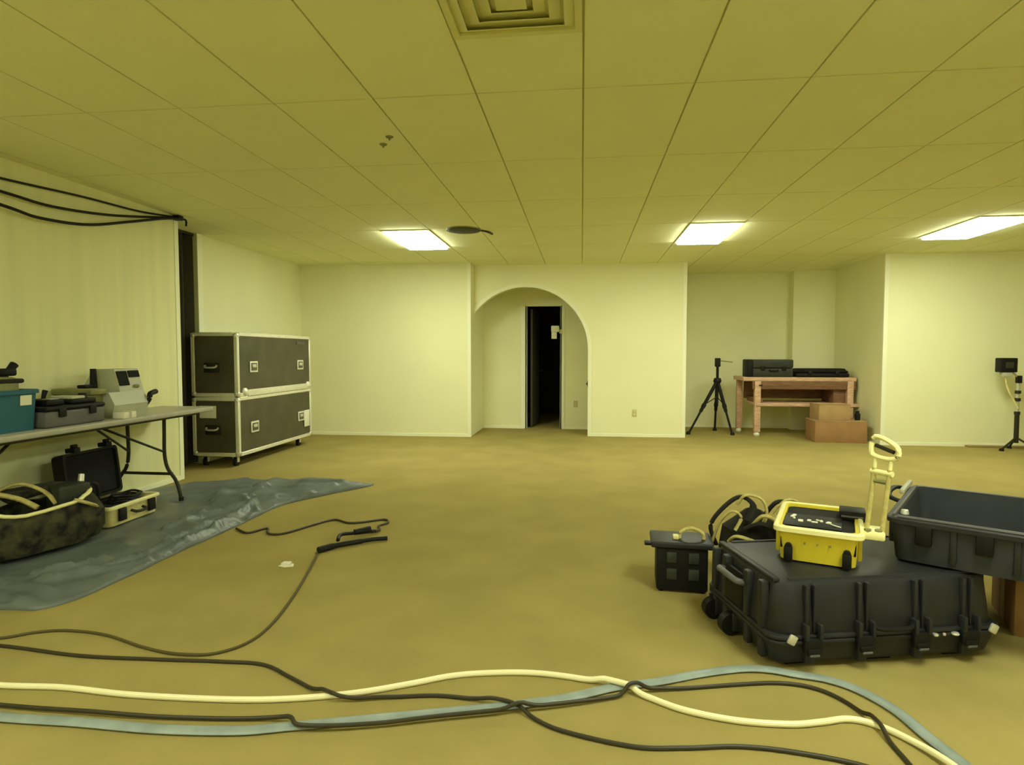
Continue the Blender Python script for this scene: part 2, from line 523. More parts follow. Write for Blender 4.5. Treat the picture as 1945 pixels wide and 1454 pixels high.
# dark folding partition stacked in the gap of the left wall
t = thing('folding_partition', 'dark brown pleated folding partition stacked at the end of the left wall', 'partition', (-4.53, 6.20, 0.0))
for k in range(8):
    x0 = -0.09 if k % 2 else 0.06
    x1 = 0.06 if k % 2 else -0.09
    y0, y1 = -0.40 + k * 0.099, -0.40 + (k + 1) * 0.099
    dx, dy = x1 - x0, y1 - y0
    L = math.hypot(dx, dy)
    nx, ny = -dy / L * 0.008, dx / L * 0.008
    MB().prism([(x0 + nx, y0 + ny), (x1 + nx, y1 + ny), (x1 - nx, y1 - ny), (x0 - nx, y0 - ny)], 0.02, CEIL - 0.03, 'z').build('panel', M['accordion'], t)
MB().box(-0.11, 0.07, -0.41, 0.40, CEIL - 0.03, CEIL).build('head_track', M['leg'], t)

# black cables slung along the left wall
def hang(name, pts, r, label):
    o = MB().tube(spline(pts, 8), r, 8).build(name, M['rubber'])
    tag(o, label, 'cable', 'cables slung along the left wall')
wx = -4.055
hang('hanging_cable', [(wx, 2.6, 2.46), (wx, 3.3, 2.50), (wx, 3.89, 2.527), (wx, 4.57, 2.575), (wx, 5.15, 2.60), (wx, 5.50, 2.635), (wx, 5.73, 2.665)], 0.009, 'uppermost thin black cable slung along the top of the left wall')
hang('hanging_cable', [(wx + 0.022, 2.6, 2.46), (wx + 0.022, 3.3, 2.44), (wx + 0.022, 3.89, 2.427), (wx + 0.022, 4.27, 2.422), (wx + 0.022, 4.84, 2.485), (wx + 0.022, 5.50, 2.61), (wx + 0.022, 5.74, 2.655)], 0.011, 'middle black cable slung along the top of the left wall')
hang('hanging_cable', [(wx + 0.048, 2.6, 2.46), (wx + 0.048, 3.3, 2.37), (wx + 0.048, 3.88, 2.323), (wx + 0.048, 4.13, 2.304), (wx + 0.048, 4.56, 2.345), (wx + 0.048, 5.02, 2.465), (wx + 0.048, 5.50, 2.60), (wx + 0.048, 5.74, 2.645)], 0.012, 'lowest sagging black cable slung along the top of the left wall')
t = thing('cable_clamp', 'black clamp gathering the slung cables at the corner of the left wall', 'clamp', (-4.074, 5.72, 2.63))
MB().box(0.0, 0.08, -0.03, 0.04, 0.0, 0.048, 0.01).build('jaw', M['rubber'], t)
MB().tube(spline([(0.05, 0.04, 0.02), (0.06, 0.10, 0.02), (0.04, 0.13, -0.03)], 6), 0.010, 8).build('tail', M['rubber'], t)

# ------------------------------------------------------------------ stacked flight cases
def flight_case(loc, D, L, H, label, casters=False):
    """x 0..D (front face at x = D), y 0..L, z 0..H"""
    t = thing('flight_case', label, 'flight case', loc, 0, 'stacked flight cases')
    z0 = 0.0
    if casters:
        z0 = 0.12
        for cx, cy in ((0.10, 0.10), (0.10, L - 0.12), (D - 0.10, 0.10), (D - 0.10, L - 0.22)):
            w = MB().cyl((cx - 0.018, cy, 0.05), (cx + 0.018, cy, 0.05), 0.05, seg=18).build('caster', M['rubber'], t)
            MB().box(cx - 0.035, cx + 0.035, cy - 0.035, cy + 0.035, 0.108, 0.12).box(cx - 0.030, cx - 0.022, cy - 0.02, cy + 0.02, 0.045, 0.11).box(cx + 0.022, cx + 0.030, cy - 0.02, cy + 0.02, 0.045, 0.11).build('fork', M['alu'], w)
    e = 0.045
    MB().box(0.008, D - 0.008, 0.008, L - 0.008, z0 + 0.008, H - 0.008).build('body', M['lam'], t)
    def ext(*a):
        MB().box(*a, bev=0.006, seg=1).build('edge_extrusion', M['alu'], t)
    for x0, x1 in ((0, e), (D - e, D)):
        for y0, y1 in ((0, e), (L - e, L)):
            ext(x0, x1, y0, y1, z0 + 0.01, H - 0.01)
        ext(x0, x1, e, L - e, z0, z0 + e)
        ext(x0, x1, e, L - e, H - e, H)
    for y0, y1 in ((0, e), (L - e, L)):
        ext(e, D - e, y0, y1, z0, z0 + e)
        ext(e, D - e, y0, y1, H - e, H)
    for x in (0.028, D - 0.028):
        for y in (0.028, L - 0.028):
            for z in (z0 + 0.037, H - 0.038):
                MB().lathe([(0, -0.036), (0.022, -0.03), (0.034, -0.014), (0.037, 0), (0.034, 0.014), (0.022, 0.03), (0, 0.036)], (x, y, z), 12).build('ball_corner', M['steel'], t)
    # recessed twist latches on the front face
    zc = (z0 + H) / 2 - 0.03
    for y in (0.34, L - 0.33):
        d_ = MB().box(D - 0.006, D + 0.006, y - 0.085, y + 0.085, zc - 0.065, zc + 0.065, 0.004).build('latch_dish', M['alu'], t)
        MB().box(D + 0.004, D + 0.008, y - 0.065, y + 0.065, zc - 0.045, zc + 0.045, 0.003).build('recess', M['greytray'], d_)
        MB().box(D + 0.006, D + 0.020, y - 0.05, y + 0.03, zc - 0.010, zc + 0.030, 0.006).build('twist_wing', M['steel'], d_)
    # spring handle on the near end
    hz = zc + 0.0
    d_ = MB().box(0.16, 0.34, -0.006, 0.010, hz - 0.06, hz + 0.05, 0.004).build('handle_dish', M['leg'], t)
    MB().tube(spline([(0.18, -0.008, hz + 0.02), (0.19, -0.03, hz), (0.25, -0.035, hz - 0.004), (0.31, -0.03, hz), (0.32, -0.008, hz + 0.02)], 6), 0.011, 8).build('spring_handle', M['steel'], d_)
    return t
FX0, FX1, FY0, FY1 = -4.415, -3.85, 6.42, 8.28
DD, LL = FX1 - FX0, FY1 - FY0
low = flight_case((FX0, FY0, 0), DD, LL, 0.80, 'grey-brown flight case on casters with pale metal edges, lower of the stack', True)
MB().box(0.10, 0.30, -0.010, -0.004, 0.56, 0.70, 0.001).build('paper_label', M['paper'], low)
MB().box(DD + 0.001, DD + 0.006, LL - 0.24, LL - 0.08, 0.27, 0.50, 0.001).build('paper_label', M['paper'], low)
top = flight_case((FX0, FY0, 0.801), DD, LL, 0.735, 'grey-brown flight case with pale metal edges, upper of the stack')
MB().box(DD - 0.002, DD + 0.012, 0.20, LL - 0.12, 0.0, 0.075, 0.005).build('closing_band', M['alu'], top)
for y in (0.15, LL - 0.10):
    MB().lathe([(0.0, -0.05), (0.03, -0.045), (0.05, -0.02), (0.053, 0), (0.05, 0.02), (0.03, 0.045), (0, 0.05)], (DD - 0.02, y, 0.051), 14).build('stacking_hinge', M['alu'], top)
MB().box(DD - 0.004, DD + 0.001, LL - 0.42, LL - 0.20, 0.62, 0.65, 0.0).build('name_strip', M['greytray'], top)

# ------------------------------------------------------------------ folding table at the left wall
TX0, TX1, TY0, TY1, TZ = -4.04, -3.50, 2.60, 5.42, 0.79
t = thing('folding_table', 'long grey folding table with dark bent tube legs along the left wall', 'table', ((TX0 + TX1) / 2, (TY0 + TY1) / 2, 0))
hx, hy = (TX1 - TX0) / 2, (TY1 - TY0) / 2
MB().box(-hx, hx, -hy, hy, TZ - 0.042, TZ, 0.012, 3).build('table_top', M['tabletop'], t)
MB().box(-0.06, 0.06, -hy + 0.9, hy - 0.95, TZ - 0.056, TZ - 0.042).box(-hx + 0.05, -hx + 0.07, -hy + 0.2, hy - 0.2, TZ - 0.062, TZ - 0.042).box(hx - 0.07, hx - 0.05, -hy + 0.2, hy - 0.2, TZ - 0.062, TZ - 0.042).build('rail', M['leg'], t)
for yy, s in ((4.85 - (TY0 + TY1) / 2, -1), (3.04 - (TY0 + TY1) / 2, 1)):
    for sx in (-1, 1):
        MB().tube(spline([(sx * 0.175, yy, TZ - 0.045), (sx * 0.172, yy, 0.60), (sx * 0.170, yy, 0.42), (sx * 0.195, yy, 0.30), (sx * 0.265, yy, 0.20), (sx * 0.30, yy, 0.10), (sx * 0.315, yy, 0.022)], 5), 0.0155, 10).build('leg', M['leg'], t)
        MB().cyl((sx * 0.315, yy, 0.016), (sx * 0.315, yy, 0.05), 0.020, seg=10).build('rubber_foot', M['rubber'], t)
    MB().cyl((-0.24, yy, 0.25), (0.24, yy, 0.25), 0.013, seg=10).build('crossbar', M['leg'], t)
    for sx in (-1, 1):
        MB().cyl((sx * 0.17, yy, 0.44), (sx * 0.015, yy + s * 0.58, TZ - 0.05), 0.010, seg=8).build('brace', M['leg'], t)

# things on the table
t = thing('storage_tote', 'teal blue plastic tote on the near end of the folding table', 'tote', (-3.80, 3.40, TZ))
MB().tray(-0.20, 0.20, -0.24, 0.24, 0, 0.265, 0.012, 0.015, 0.02).build('body', M['teal'], t)
MB().hoop(-0.213, 0.213, -0.253, 0.253, 0.245, 0.272, 0.028, 0.025).build('rim', M['teal'], t)
MB().box(0.1985, 0.2025, 0.11, 0.19, 0.17, 0.235, rot=Matrix.Rotation(0.06, 3, 'Y')).build('paper_label', M['paper'], t)
for sy in (-1, 1):
    MB().box(-0.10, 0.10, sy * 0.245 - 0.012, sy * 0.245 + 0.012, 0.20, 0.23, 0.006).build('grip', M['teal'], t)
t = thing('tool_pouch', 'olive brown tool pouch heaped in the teal tote', 'pouch', (-3.78, 3.44, TZ + 0.014))
mb = MB()
mb.box(-0.15, 0.15, -0.18, 0.13, 0, 0.345, 0.05, 4)
for v in mb.bm.verts:
    v.co += Vector(noise.noise_vector(v.co * 9)) * 0.02
mb.build('pouch_body', M['olive'], t)
MB().box(-0.13, 0.155, -0.19, 0.135, 0.30, 0.33, 0.012).build('flap_edge', M['blackcloth'], t)
t = thing('cordless_tool', 'small black tool sticking up from the teal tote', 'tool', (-3.72, 3.55, TZ + 0.36))
MB().box(-0.03, 0.03, -0.06, 0.04, 0.0, 0.05, 0.015, 3).build('tool_body', M['black'], t)
MB().cyl((0, 0.0, 0.03), (0.0, 0.045, 0.075), 0.020, 0.026, 12).build('nose', M['black'], t)
MB().box(-0.02, 0.02, -0.05, -0.01, -0.09, 0.01, 0.012).build('tool_grip', M['black'], t)

t = thing('tool_box', 'low mauve grey plastic tool box on the folding table beside the teal tote', 'tool box', (-3.72, 3.91, TZ))
MB().box(-0.16, 0.16, -0.25, 0.25, 0, 0.115, 0.018, 3).build('body', M['greytray'], t)
MB().box(-0.165, 0.165, -0.255, 0.255, 0.112, 0.145, 0.014, 3).build('lid', M['black'], t)
for y in (-0.13, 0.13):
    MB().box(0.158, 0.172, y - 0.03, y + 0.03, 0.07, 0.13, 0.004).build('latch', M['black'], t)
t = thing('handheld_radio', 'black handheld unit lying on the mauve grey tool box, nearer the tote', 'radio', (-3.70, 3.79, TZ + 0.146))
MB().box(-0.09, 0.09, -0.07, 0.07, 0, 0.045, 0.012, 3).build('body', M['black'], t)
MB().box(0.02, 0.08, -0.04, 0.04, 0.044, 0.048).build('screen', M['instr'], t)
MB().cyl((-0.06, 0.05, 0.04), (-0.06, 0.07, 0.10), 0.012, 0.018, 10).build('antenna', M['rubber'], t)
t = thing('meter', 'low pale-topped meter on the mauve grey tool box, farther one', 'meter', (-3.70, 4.02, TZ + 0.146))
MB().box(-0.10, 0.10, -0.11, 0.11, 0, 0.035, 0.01, 3).build('body', M['black'], t)
MB().box(-0.09, 0.09, -0.10, 0.02, 0.034, 0.055, 0.008).build('top_panel', M['instr'], t)
MB().lathe([(0, 0), (0.03, 0), (0.026, 0.035), (0, 0.035)], (0.02, 0.07, 0.034), 14).build('dial', M['black'], t)

t = thing('test_instrument', 'pale grey instrument with two dark windows on the folding table', 'instrument', (-3.83, 4.52, TZ))
MB().prism([(-0.20, 0.0), (0.17, 0.0), (0.20, 0.10), (0.15, 0.20), (-0.20, 0.20)], -0.18, 0.20, 'y').build('base', M['instr'], t)
MB().prism([(-0.20, 0.20), (0.15, 0.20), (0.10, 0.38), (-0.08, 0.38)], -0.06, 0.20, 'y').build('housing', M['instr'], t)
rot = Matrix.Rotation(-0.27, 3, 'Y')
MB().box(0.122, 0.130, -0.050, 0.055, 0.245, 0.365, rot=rot).build('window', M['foam'], t)
MB().box(0.113, 0.121, 0.075, 0.192, 0.310, 0.366, rot=rot).build('window', M['foam'], t)
MB().box(0.143, 0.156, 0.10, 0.15, 0.225, 0.25, 0.004).build('button', M['olive'], t)
MB().box(-0.20, 0.14, -0.34, -0.18, 0.19, 0.235, 0.01).box(-0.18, 0.10, -0.33, -0.18, 0.0, 0.19).build('side_shelf', M['olive'], t)
MB().cyl((-0.02, -0.13, 0.20), (-0.02, -0.13, 0.385), 0.028, 0.022, 12).box(-0.05, 0.02, -0.26, -0.13, 0.235, 0.262, 0.008).build('lever', M['black'], t)
MB().tube(spline([(0.16, 0.18, 0.06), (0.19, 0.21, 0.12), (0.19, 0.23, 0.165), (0.18, 0.31, 0.18)], 6), 0.022, 8).build('handle', M['black'], t)
t = thing('white_block', 'small white block at the edge of the folding table below the instrument', 'box', (-3.565, 4.36, TZ))
MB().box(-0.05, 0.05, -0.065, 0.065, 0, 0.05, 0.006).build('body', M['paper'], t)
MB().box(-0.051, 0.051, -0.012, 0.012, 0.0, 0.0515).build('tape', M['instr'], t)

# ------------------------------------------------------------------ tarpaulin
outline = [(-3.55, 2.55), (-2.915, 2.686), (-2.729, 2.707), (-2.637, 2.863), (-2.61, 3.15), (-2.602, 3.465), (-2.585, 3.80), (-2.567, 4.09), (-2.55, 4.45), (-2.521, 4.866),
           (-2.30, 5.28), (-2.028, 5.713), (-2.35, 5.80), (-2.702, 5.884), (-3.10, 5.80), (-3.464, 5.720), (-3.836, 5.434), (-4.05, 5.25), (-4.05, 4.2), (-4.05, 3.2), (-4.05, 2.55)]
def inside(p, poly):
    c = False
    for i in range(len(poly)):
        a, b = poly[i], poly[i - 1]
        if (a[1] > p[1]) != (b[1] > p[1]) and p[0] < (b[0] - a[0]) * (p[1] - a[1]) / (b[1] - a[1]) + a[0]:
            c = not c
    return c
FLAT = [(-3.62, 3.50, 0.52), (-3.64, 4.28, 0.45), (-3.42, 4.85, 0.10), (-4.02, 4.85, 0.10)]
RIDGES = [((-2.66, 3.35), (-2.62, 4.30), 0.022, 0.040), ((-2.80, 3.75), (-2.71, 4.25), 0.020, 0.045), ((-3.05, 4.70), (-2.40, 5.15), 0.030, 0.042), ((-2.95, 4.35), (-2.72, 4.75), 0.022, 0.045),
          ((-3.35, 5.25), (-2.35, 5.55), 0.022, 0.034), ((-3.0, 3.0), (-2.68, 3.3), 0.024, 0.034), ((-3.3, 2.95), (-2.8, 2.85), 0.026, 0.036), ((-3.02, 4.05), (-2.92, 4.50), 0.024, 0.036),
          ((-2.72, 4.75), (-2.64, 4.05), 0.018, 0.044), ((-3.15, 4.80), (-2.85, 4.95), 0.026, 0.045), ((-3.25, 5.05), (-2.95, 5.40), 0.024, 0.040), ((-2.85, 3.15), (-2.72, 3.70), 0.022, 0.036),
          ((-3.20, 2.75), (-2.78, 2.74), 0.020, 0.030), ((-2.98, 4.95), (-2.62, 4.60), 0.020, 0.038), ((-2.75, 5.62), (-2.15, 5.66), 0.025, 0.030), ((-3.10, 3.05), (-2.95, 3.40), 0.020, 0.034), ((-2.56, 4.40), (-2.47, 4.95), 0.022, 0.036)]
def tarp_z(x, y):
    z = 0.012 + 0.010 * noise.noise((x * 3.0, y * 2.2, 0)) + 0.006 * noise.noise((x * 9, y * 6, 2))
    r = 0.5 - abs(noise.noise((x * 2.6 + 3, y * 1.6, 5)))
    z += 0.030 * max(0, r) ** 2 * 4
    for a, b, w, h in RIDGES:
        ax, ay = a; bx, by = b
        q = max(0, min(1, ((x - ax) * (bx - ax) + (y - ay) * (by - ay)) / ((bx - ax) ** 2 + (by - ay) ** 2)))
        d = math.hypot(x - ax - q * (bx - ax), y - ay - q * (by - ay))
        z += h * math.exp(-(d / w) ** 2)
    for fx, fy, fr_ in FLAT:
        d = math.hypot(x - fx, y - fy) / fr_
        k = max(0, min(1, (d - 0.75) / 0.5))
        z = z * k + 0.006 * (1 - k)
    return max(0.004, min(z, 0.085))
pts = [Vector(p) for p in spline([(*p, 0) for p in outline], 5, True)]
bd = [Vector((p.x + 0.012 * noise.noise((p.x * 5, p.y * 5, 1)), p.y)) for p in pts]
V = list(bd)
nb = len(bd)
poly = [(p.x, p.y) for p in bd]
y = 2.5
while y < 5.95:
    x = -4.1
    while x < -2.0:
        q = (x + random.uniform(-.007, .007), y + random.uniform(-.007, .007))
        if inside(q, poly) and min((q[0] - p[0]) ** 2 + (q[1] - p[1]) ** 2 for p in poly[::2]) > 0.0007:
            V.append(Vector(q))
        x += 0.022
    y += 0.022
res = delaunay_2d_cdt(V, [(i, (i + 1) % nb) for i in range(nb)], [list(range(nb))], 1, 1e-5)
bm = bmesh.new()
bv = [bm.verts.new((p.x, p.y, tarp_z(p.x, p.y))) for p in res[0]]
for f in res[2]:
    try:
        bm.faces.new([bv[i] for i in f])
    except ValueError:
        pass
# short hem down to the carpet
ext_ = bmesh.ops.extrude_edge_only(bm, edges=[e for e in bm.edges if len(e.link_faces) == 1])
for v in ext_['geom']:
    if isinstance(v, bmesh.types.BMVert):
        v.co.z = 0.001
for f in bm.faces:
    f.smooth = True
bmesh.ops.recalc_face_normals(bm, faces=bm.faces)
me = bpy.data.meshes.new('tarpaulin'); bm.to_mesh(me); bm.free(); me.materials.append(M['tarp'])
o = bpy.data.objects.new('tarpaulin', me); COL.objects.link(o)
tag(o, 'blue-grey tarpaulin spread in folds on the carpet by the folding table', 'tarp')

# ------------------------------------------------------------------ open cream case with its black lid up, on the tarpaulin
t = thing('equipment_case', 'cream case standing open on the tarpaulin, black-lined lid up under the table', 'case', (-3.645, 4.28, 0.014))
MB().tray(-0.215, 0.215, -0.26, 0.26, 0.0, 0.145, 0.02, 0.012, 0.03).build('body', M['cream'], t)
MB().hoop(-0.228, 0.228, -0.273, 0.273, 0.128, 0.150, 0.032, 0.035).build('rim', M['yrim'], t)
MB().box(-0.185, 0.185, -0.23, 0.23, 0.024, 0.120, 0.01).build('foam_insert', M['foam'], t)
lid = MB().tray(-0.19, 0.19, -0.265, 0.265, 0.0, 0.105, 0.02, 0.012, 0.03).build('lid', M['black'], t)
lid.location = (-0.232, 0, 0.335); lid.rotation_euler = (0, math.radians(83), 0)
MB().box(-0.165, 0.165, -0.24, 0.24, 0.025, 0.085, 0.01).build('lid_foam', M['foam'], lid)
for y in (-0.15, 0.16):
    MB().box(-0.225, -0.19, y - 0.03, y + 0.03, 0.05, 0.13, 0.006).box(-0.25, -0.225, y - 0.022, y + 0.022, 0.09, 0.12, 0.006).build('lid_latch', M['black'], lid)
for y in (-0.15, 0.16):
    MB().box(0.215, 0.238, y - 0.035, y + 0.035, 0.03, 0.125, 0.006).build('latch_seat', M['rubber'], t)
MB().tube(spline([(0.225, -0.06, 0.085), (0.262, -0.05, 0.075), (0.268, 0.0, 0.07), (0.262, 0.05, 0.075), (0.225, 0.06, 0.085)], 6), 0.011, 8).build('handle', M['leg'], t)
t = thing('coiled_lead', 'coiled black lead lying in the open cream case', 'cable', (-3.60, 4.36, 0.135))
for k in range(3):
    MB().tube([(0.085 * math.cos(2 * PI * i / 24), 0.12 * math.sin(2 * PI * i / 24) + 0.02 * k, 0.010 + 0.016 * k + 0.006 * math.sin(i)) for i in range(24)], 0.009, 6, closed=True).build('turn', M['rubber'], t)

# ------------------------------------------------------------------ camouflage duffel bag in the left foreground
ang = math.radians(69)
t = thing('duffel_bag', 'open camouflage duffel bag with pale trim on the tarpaulin at the left edge', 'bag', (-3.60, 3.53, 0.014), ang)
mb = MB()
bm = mb.bm
rows, seg = [], 40
prof = [(0.70, 0.0), (0.95, 0.03), (1.04, 0.10), (1.02, 0.19), (0.93, 0.27), (0.84, 0.31), (0.78, 0.30), (0.76, 0.22), (0.70, 0.12)]
for s_, z in prof:
    ring = []
    for k in range(seg):
        a = 2 * PI * k / seg
        ex = 0.40 * math.copysign(abs(math.cos(a)) ** 0.65, math.cos(a)) * s_
        ey = 0.25 * math.copysign(abs(math.sin(a)) ** 0.65, math.sin(a)) * s_
        w = noise.noise((ex * 7, ey * 7, z * 9)) * 0.075 + noise.noise((ex * 18, ey * 18, z * 26)) * 0.035
        zz = z + (0.035 * math.cos(2 * a) + 0.03 * noise.noise((ex * 4, ey * 4, 3))) * (z / 0.31)
        ring.append(bm.verts.new((ex * (1 + w), ey * (1 + w * 1.6), max(zz, 0.0))))
    rows.append(ring)
for A, B in zip(rows, rows[1:]):
    for k in range(seg):
        l = (k + 1) % seg
        bm.faces.new((A[k], A[l], B[l], B[k]))
bm.faces.new(list(reversed(rows[0]))); bm.faces.new(rows[-1])
rim = [v.co.copy() for v in rows[5]]
mb.build('bag_body', M['camo'], t)
# pale binding round part of the mouth
front = [rim[k % seg] + Vector((0, 0, 0.008)) for k in range(17, 45)]
MB().tube(front, 0.015, 8, 0.8).build('mouth_binding', M['yrim'], t)
# stiff flap and the straps thrown across the mouth
MB().tube(spline([(-0.36, 0.16, 0.33), (-0.22, 0.06, 0.40), (-0.08, -0.04, 0.36), (0.0, -0.13, 0.29)], 6), 0.022, 8, 0.7).build('strap', M['tan'], t)
MB().tube(spline([(-0.12, 0.20, 0.36), (0.0, 0.10, 0.42), (0.10, 0.0, 0.36), (0.13, -0.08, 0.28)], 6), 0.017, 8, 0.7).build('strap', M['tan'], t)
fl = MB()
fl.box(-0.10, 0.26, 0.02, 0.24, 0.32, 0.36, 0.018, 3)
for v in fl.bm.verts:
    v.co.z += 0.05 * noise.noise(v.co * 6) + 0.10 * (v.co.x - 0.0)
fl.build('flap', M['camo'], t)
MB().tube(spline([(0.18, -0.20, 0.31), (0.26, -0.22, 0.27), (0.33, -0.17, 0.22), (0.36, -0.12, 0.12)], 6), 0.020, 8, 0.6).build('side_strap', M['tan'], t)
MB().tube(spline([(0.25, -0.20, 0.16), (0.33, -0.22, 0.19), (0.39, -0.13, 0.20), (0.42, -0.02, 0.16)], 6), 0.014, 8, 0.6).build('side_strap', M['blackcloth'], t)
t = thing('radio_set', 'dark boxy set poking out of the camouflage duffel bag', 'equipment', (-3.50, 3.74, 0.18), ang)
MB().box(-0.10, 0.10, -0.10, 0.08, 0, 0.23, 0.02, 3).build('body', M['greencase'], t)
MB().cyl((0.08, 0.0, 0.20), (0.10, 0.02, 0.27), 0.022, 0.018, 12).build('knob', M['steel'], t)
MB().tube(spline([(0.08, -0.06, 0.22), (0.14, -0.08, 0.20), (0.16, -0.06, 0.10), (0.13, -0.02, 0.04)], 6), 0.014, 8).build('lead', M['rubber'], t)

# ------------------------------------------------------------------ small things on the carpet, left of centre
t = thing('power_lead', 'black power lead with a rod-like end and clip lying on the carpet', 'power lead', (-1.50, 3.85, 0.0))
def L_(x, y, z): return (x + 1.50, y - 3.85, z)
MB().tube(spline([L_(-1.69, 3.70, 0.022), L_(-1.62, 3.80, 0.022), L_(-1.50, 3.90, 0.022), L_(-1.42, 3.97, 0.020), L_(-1.33, 4.01, 0.018)], 6), [0.021] * 6 + [0.017] * 8 + [0.014] * 11, 10).build('rod', M['rubber'], t)
MB().tube(spline([L_(-1.62, 3.85, 0.045), L_(-1.64, 3.95, 0.05), L_(-1.58, 4.03, 0.04), L_(-1.51, 4.10, 0.03), L_(-1.47, 4.16, 0.02)], 6), 0.013, 8).build('clip', M['rubber'], t)
MB().cyl(L_(-1.575, 4.03, 0.045), L_(-1.49, 4.11, 0.045), 0.020, 0.026, 12).build('plug', M['rubber'], t)
MB().tube(spline([L_(-1.48, 4.13, 0.02), L_(-1.46, 4.22, 0.01), L_(-1.50, 4.33, 0.008), L_(-1.46, 4.42, 0.008), L_(-1.52, 4.50, 0.008), L_(-1.66, 4.41, 0.008), L_(-1.76, 4.38, 0.008), L_(-1.90, 4.45, 0.008), L_(-2.00, 4.30, 0.008), L_(-2.11, 4.07, 0.008), L_(-2.22, 4.05, 0.008), L_(-2.30, 4.17, 0.008), L_(-2.38, 4.05, 0.008), L_(-2.52, 4.14, 0.009)], 8), 0.0085, 8).build('cord', M['cordm'], t)
o = MB()
o.prism([(-0.045, -0.02), (0.0, -0.032), (0.048, -0.012), (0.03, 0.028), (-0.03, 0.03)], 0.0, 0.004, 'z')
o.prism([(-0.03, -0.015), (0.03, -0.022), (0.02, 0.022), (-0.025, 0.018)], 0.004, 0.020, 'z')
o = o.build('paper_scrap', M['paper'], None, (-1.785, 3.465, 0.0))
tag(o, 'crumpled white paper scrap alone on the carpet', 'paper')

# ------------------------------------------------------------------ cables across the foreground carpet
placed = []
def lay(name, pts, r, m, label, flat=1.0, seg=10, lift_r=None):
    """a cable on the carpet that climbs over those laid before it"""
    P = spline([(x, y, 0) for x, y in pts], 12)
    rv = r * flat
    Z = []
    for p in P:
        z = rv
        for (q, top_, rq) in placed:
            d = math.hypot(p.x - q.x, p.y - q.y)
            if d < 0.12:
                need = top_ + rv
                s_ = max(0.0, d - (r + rq) * 0.9)
                z = max(z, rv + (need - rv) * math.exp(-(s_ / 0.028) ** 2))
        Z.append(z)
    for _ in range(2):
        Z = [max(Z[i], (Z[max(i - 1, 0)] + Z[i] + Z[min(i + 1, len(Z) - 1)]) / 3) for i in range(len(Z))]
    P = [Vector((p.x, p.y, z)) for p, z in zip(P, Z)]
    o = MB().tube(P, r, seg, flat).build(name, m)
    tag(o, label, 'cable', 'cables across the foreground carpet')
    placed.extend((p, p.z + rv, r) for p in P)
    return o
lay('flat_hose', [(-2.9, 1.95), (-2.45, 1.89), (-2.045, 1.868), (-1.741, 1.872), (-1.439, 1.868), (-1.165, 1.89), (-0.997, 1.933), (-0.741, 2.005), (-0.473, 2.08), (-0.252, 2.145), (-0.042, 2.221), (0.139, 2.314), (0.305, 2.371), (0.481, 2.45), (0.65, 2.508), (0.76, 2.515), (0.86, 2.49), (0.968, 2.465), (1.060, 2.400), (1.135, 2.271), (1.165, 2.124), (1.20, 1.98), (1.23, 1.75)],
    0.024, M['hose'], 'wide grey-blue flat hose running across the front carpet and under the black case', 0.38, 14)
lay('white_cable', [(-3.0, 2.10), (-2.6, 2.06), (-2.236, 2.048), (-1.98, 2.062), (-1.681, 2.046), (-1.307, 2.058), (-1.057, 2.093), (-0.837, 2.158), (-0.656, 2.241), (-0.505, 2.317), (-0.341, 2.359), (-0.172, 2.375), (-0.003, 2.355), (0.158, 2.309), (0.252, 2.255), (0.376, 2.184), (0.549, 2.141), (0.725, 2.14), (0.839, 2.166), (0.938, 2.195), (1.016, 2.174), (1.085, 2.107), (1.146, 1.98), (1.20, 1.75)],
    0.0112, M['whitec'], 'thick ivory white cable waving across the front carpet')
lay('floor_cable', [(-3.1, 2.36), (-2.547, 2.341), (-2.128, 2.3), (-1.771, 2.309), (-1.495, 2.323), (-1.306, 2.319), (-1.153, 2.242), (-0.949, 2.127), (-0.859, 2.109), (-0.71, 2.147), (-0.516, 2.18), (-0.312, 2.155), (-0.22, 2.122), (-0.074, 2.025), (0.171, 1.963), (0.341, 1.974), (0.515, 2.002), (0.678, 1.995), (0.884, 1.95), (1.05, 1.85)],
    0.0075, M['cordm'], 'dark cord crossing the white cable at left and dipping to the bottom edge')
lay('floor_cable', [(-2.9, 1.97), (-2.5, 1.94), (-2.109, 1.928), (-1.892, 1.924), (-1.583, 1.924), (-1.296, 1.944), (-1.034, 1.966), (-0.947, 1.920), (-0.725, 1.962), (-0.497, 2.030), (-0.243, 2.104), (-0.016, 2.180), (0.142, 2.247), (0.223, 2.290), (0.38, 2.33), (0.609, 2.387), (0.776, 2.417), (0.904, 2.391), (0.983, 2.304), (1.019, 2.18), (1.026, 2.053), (1.031, 1.967), (1.04, 1.75)],
    0.0075, M['cordm'], 'dark cord running alongside the grey hose and curving down in front of the black case')
lay('thin_cable', [(-1.70, 3.69), (-1.667, 3.613), (-1.536, 3.094), (-1.467, 2.709), (-1.477, 2.493), (-1.577, 2.377), (-1.709, 2.357), (-1.916, 2.404), (-2.167, 2.49), (-2.371, 2.51), (-2.503, 2.478), (-2.613, 2.403), (-2.85, 2.28)],
    0.0065, M['thin_cord'], 'thin olive-brown cord looping from the power lead to the left edge')

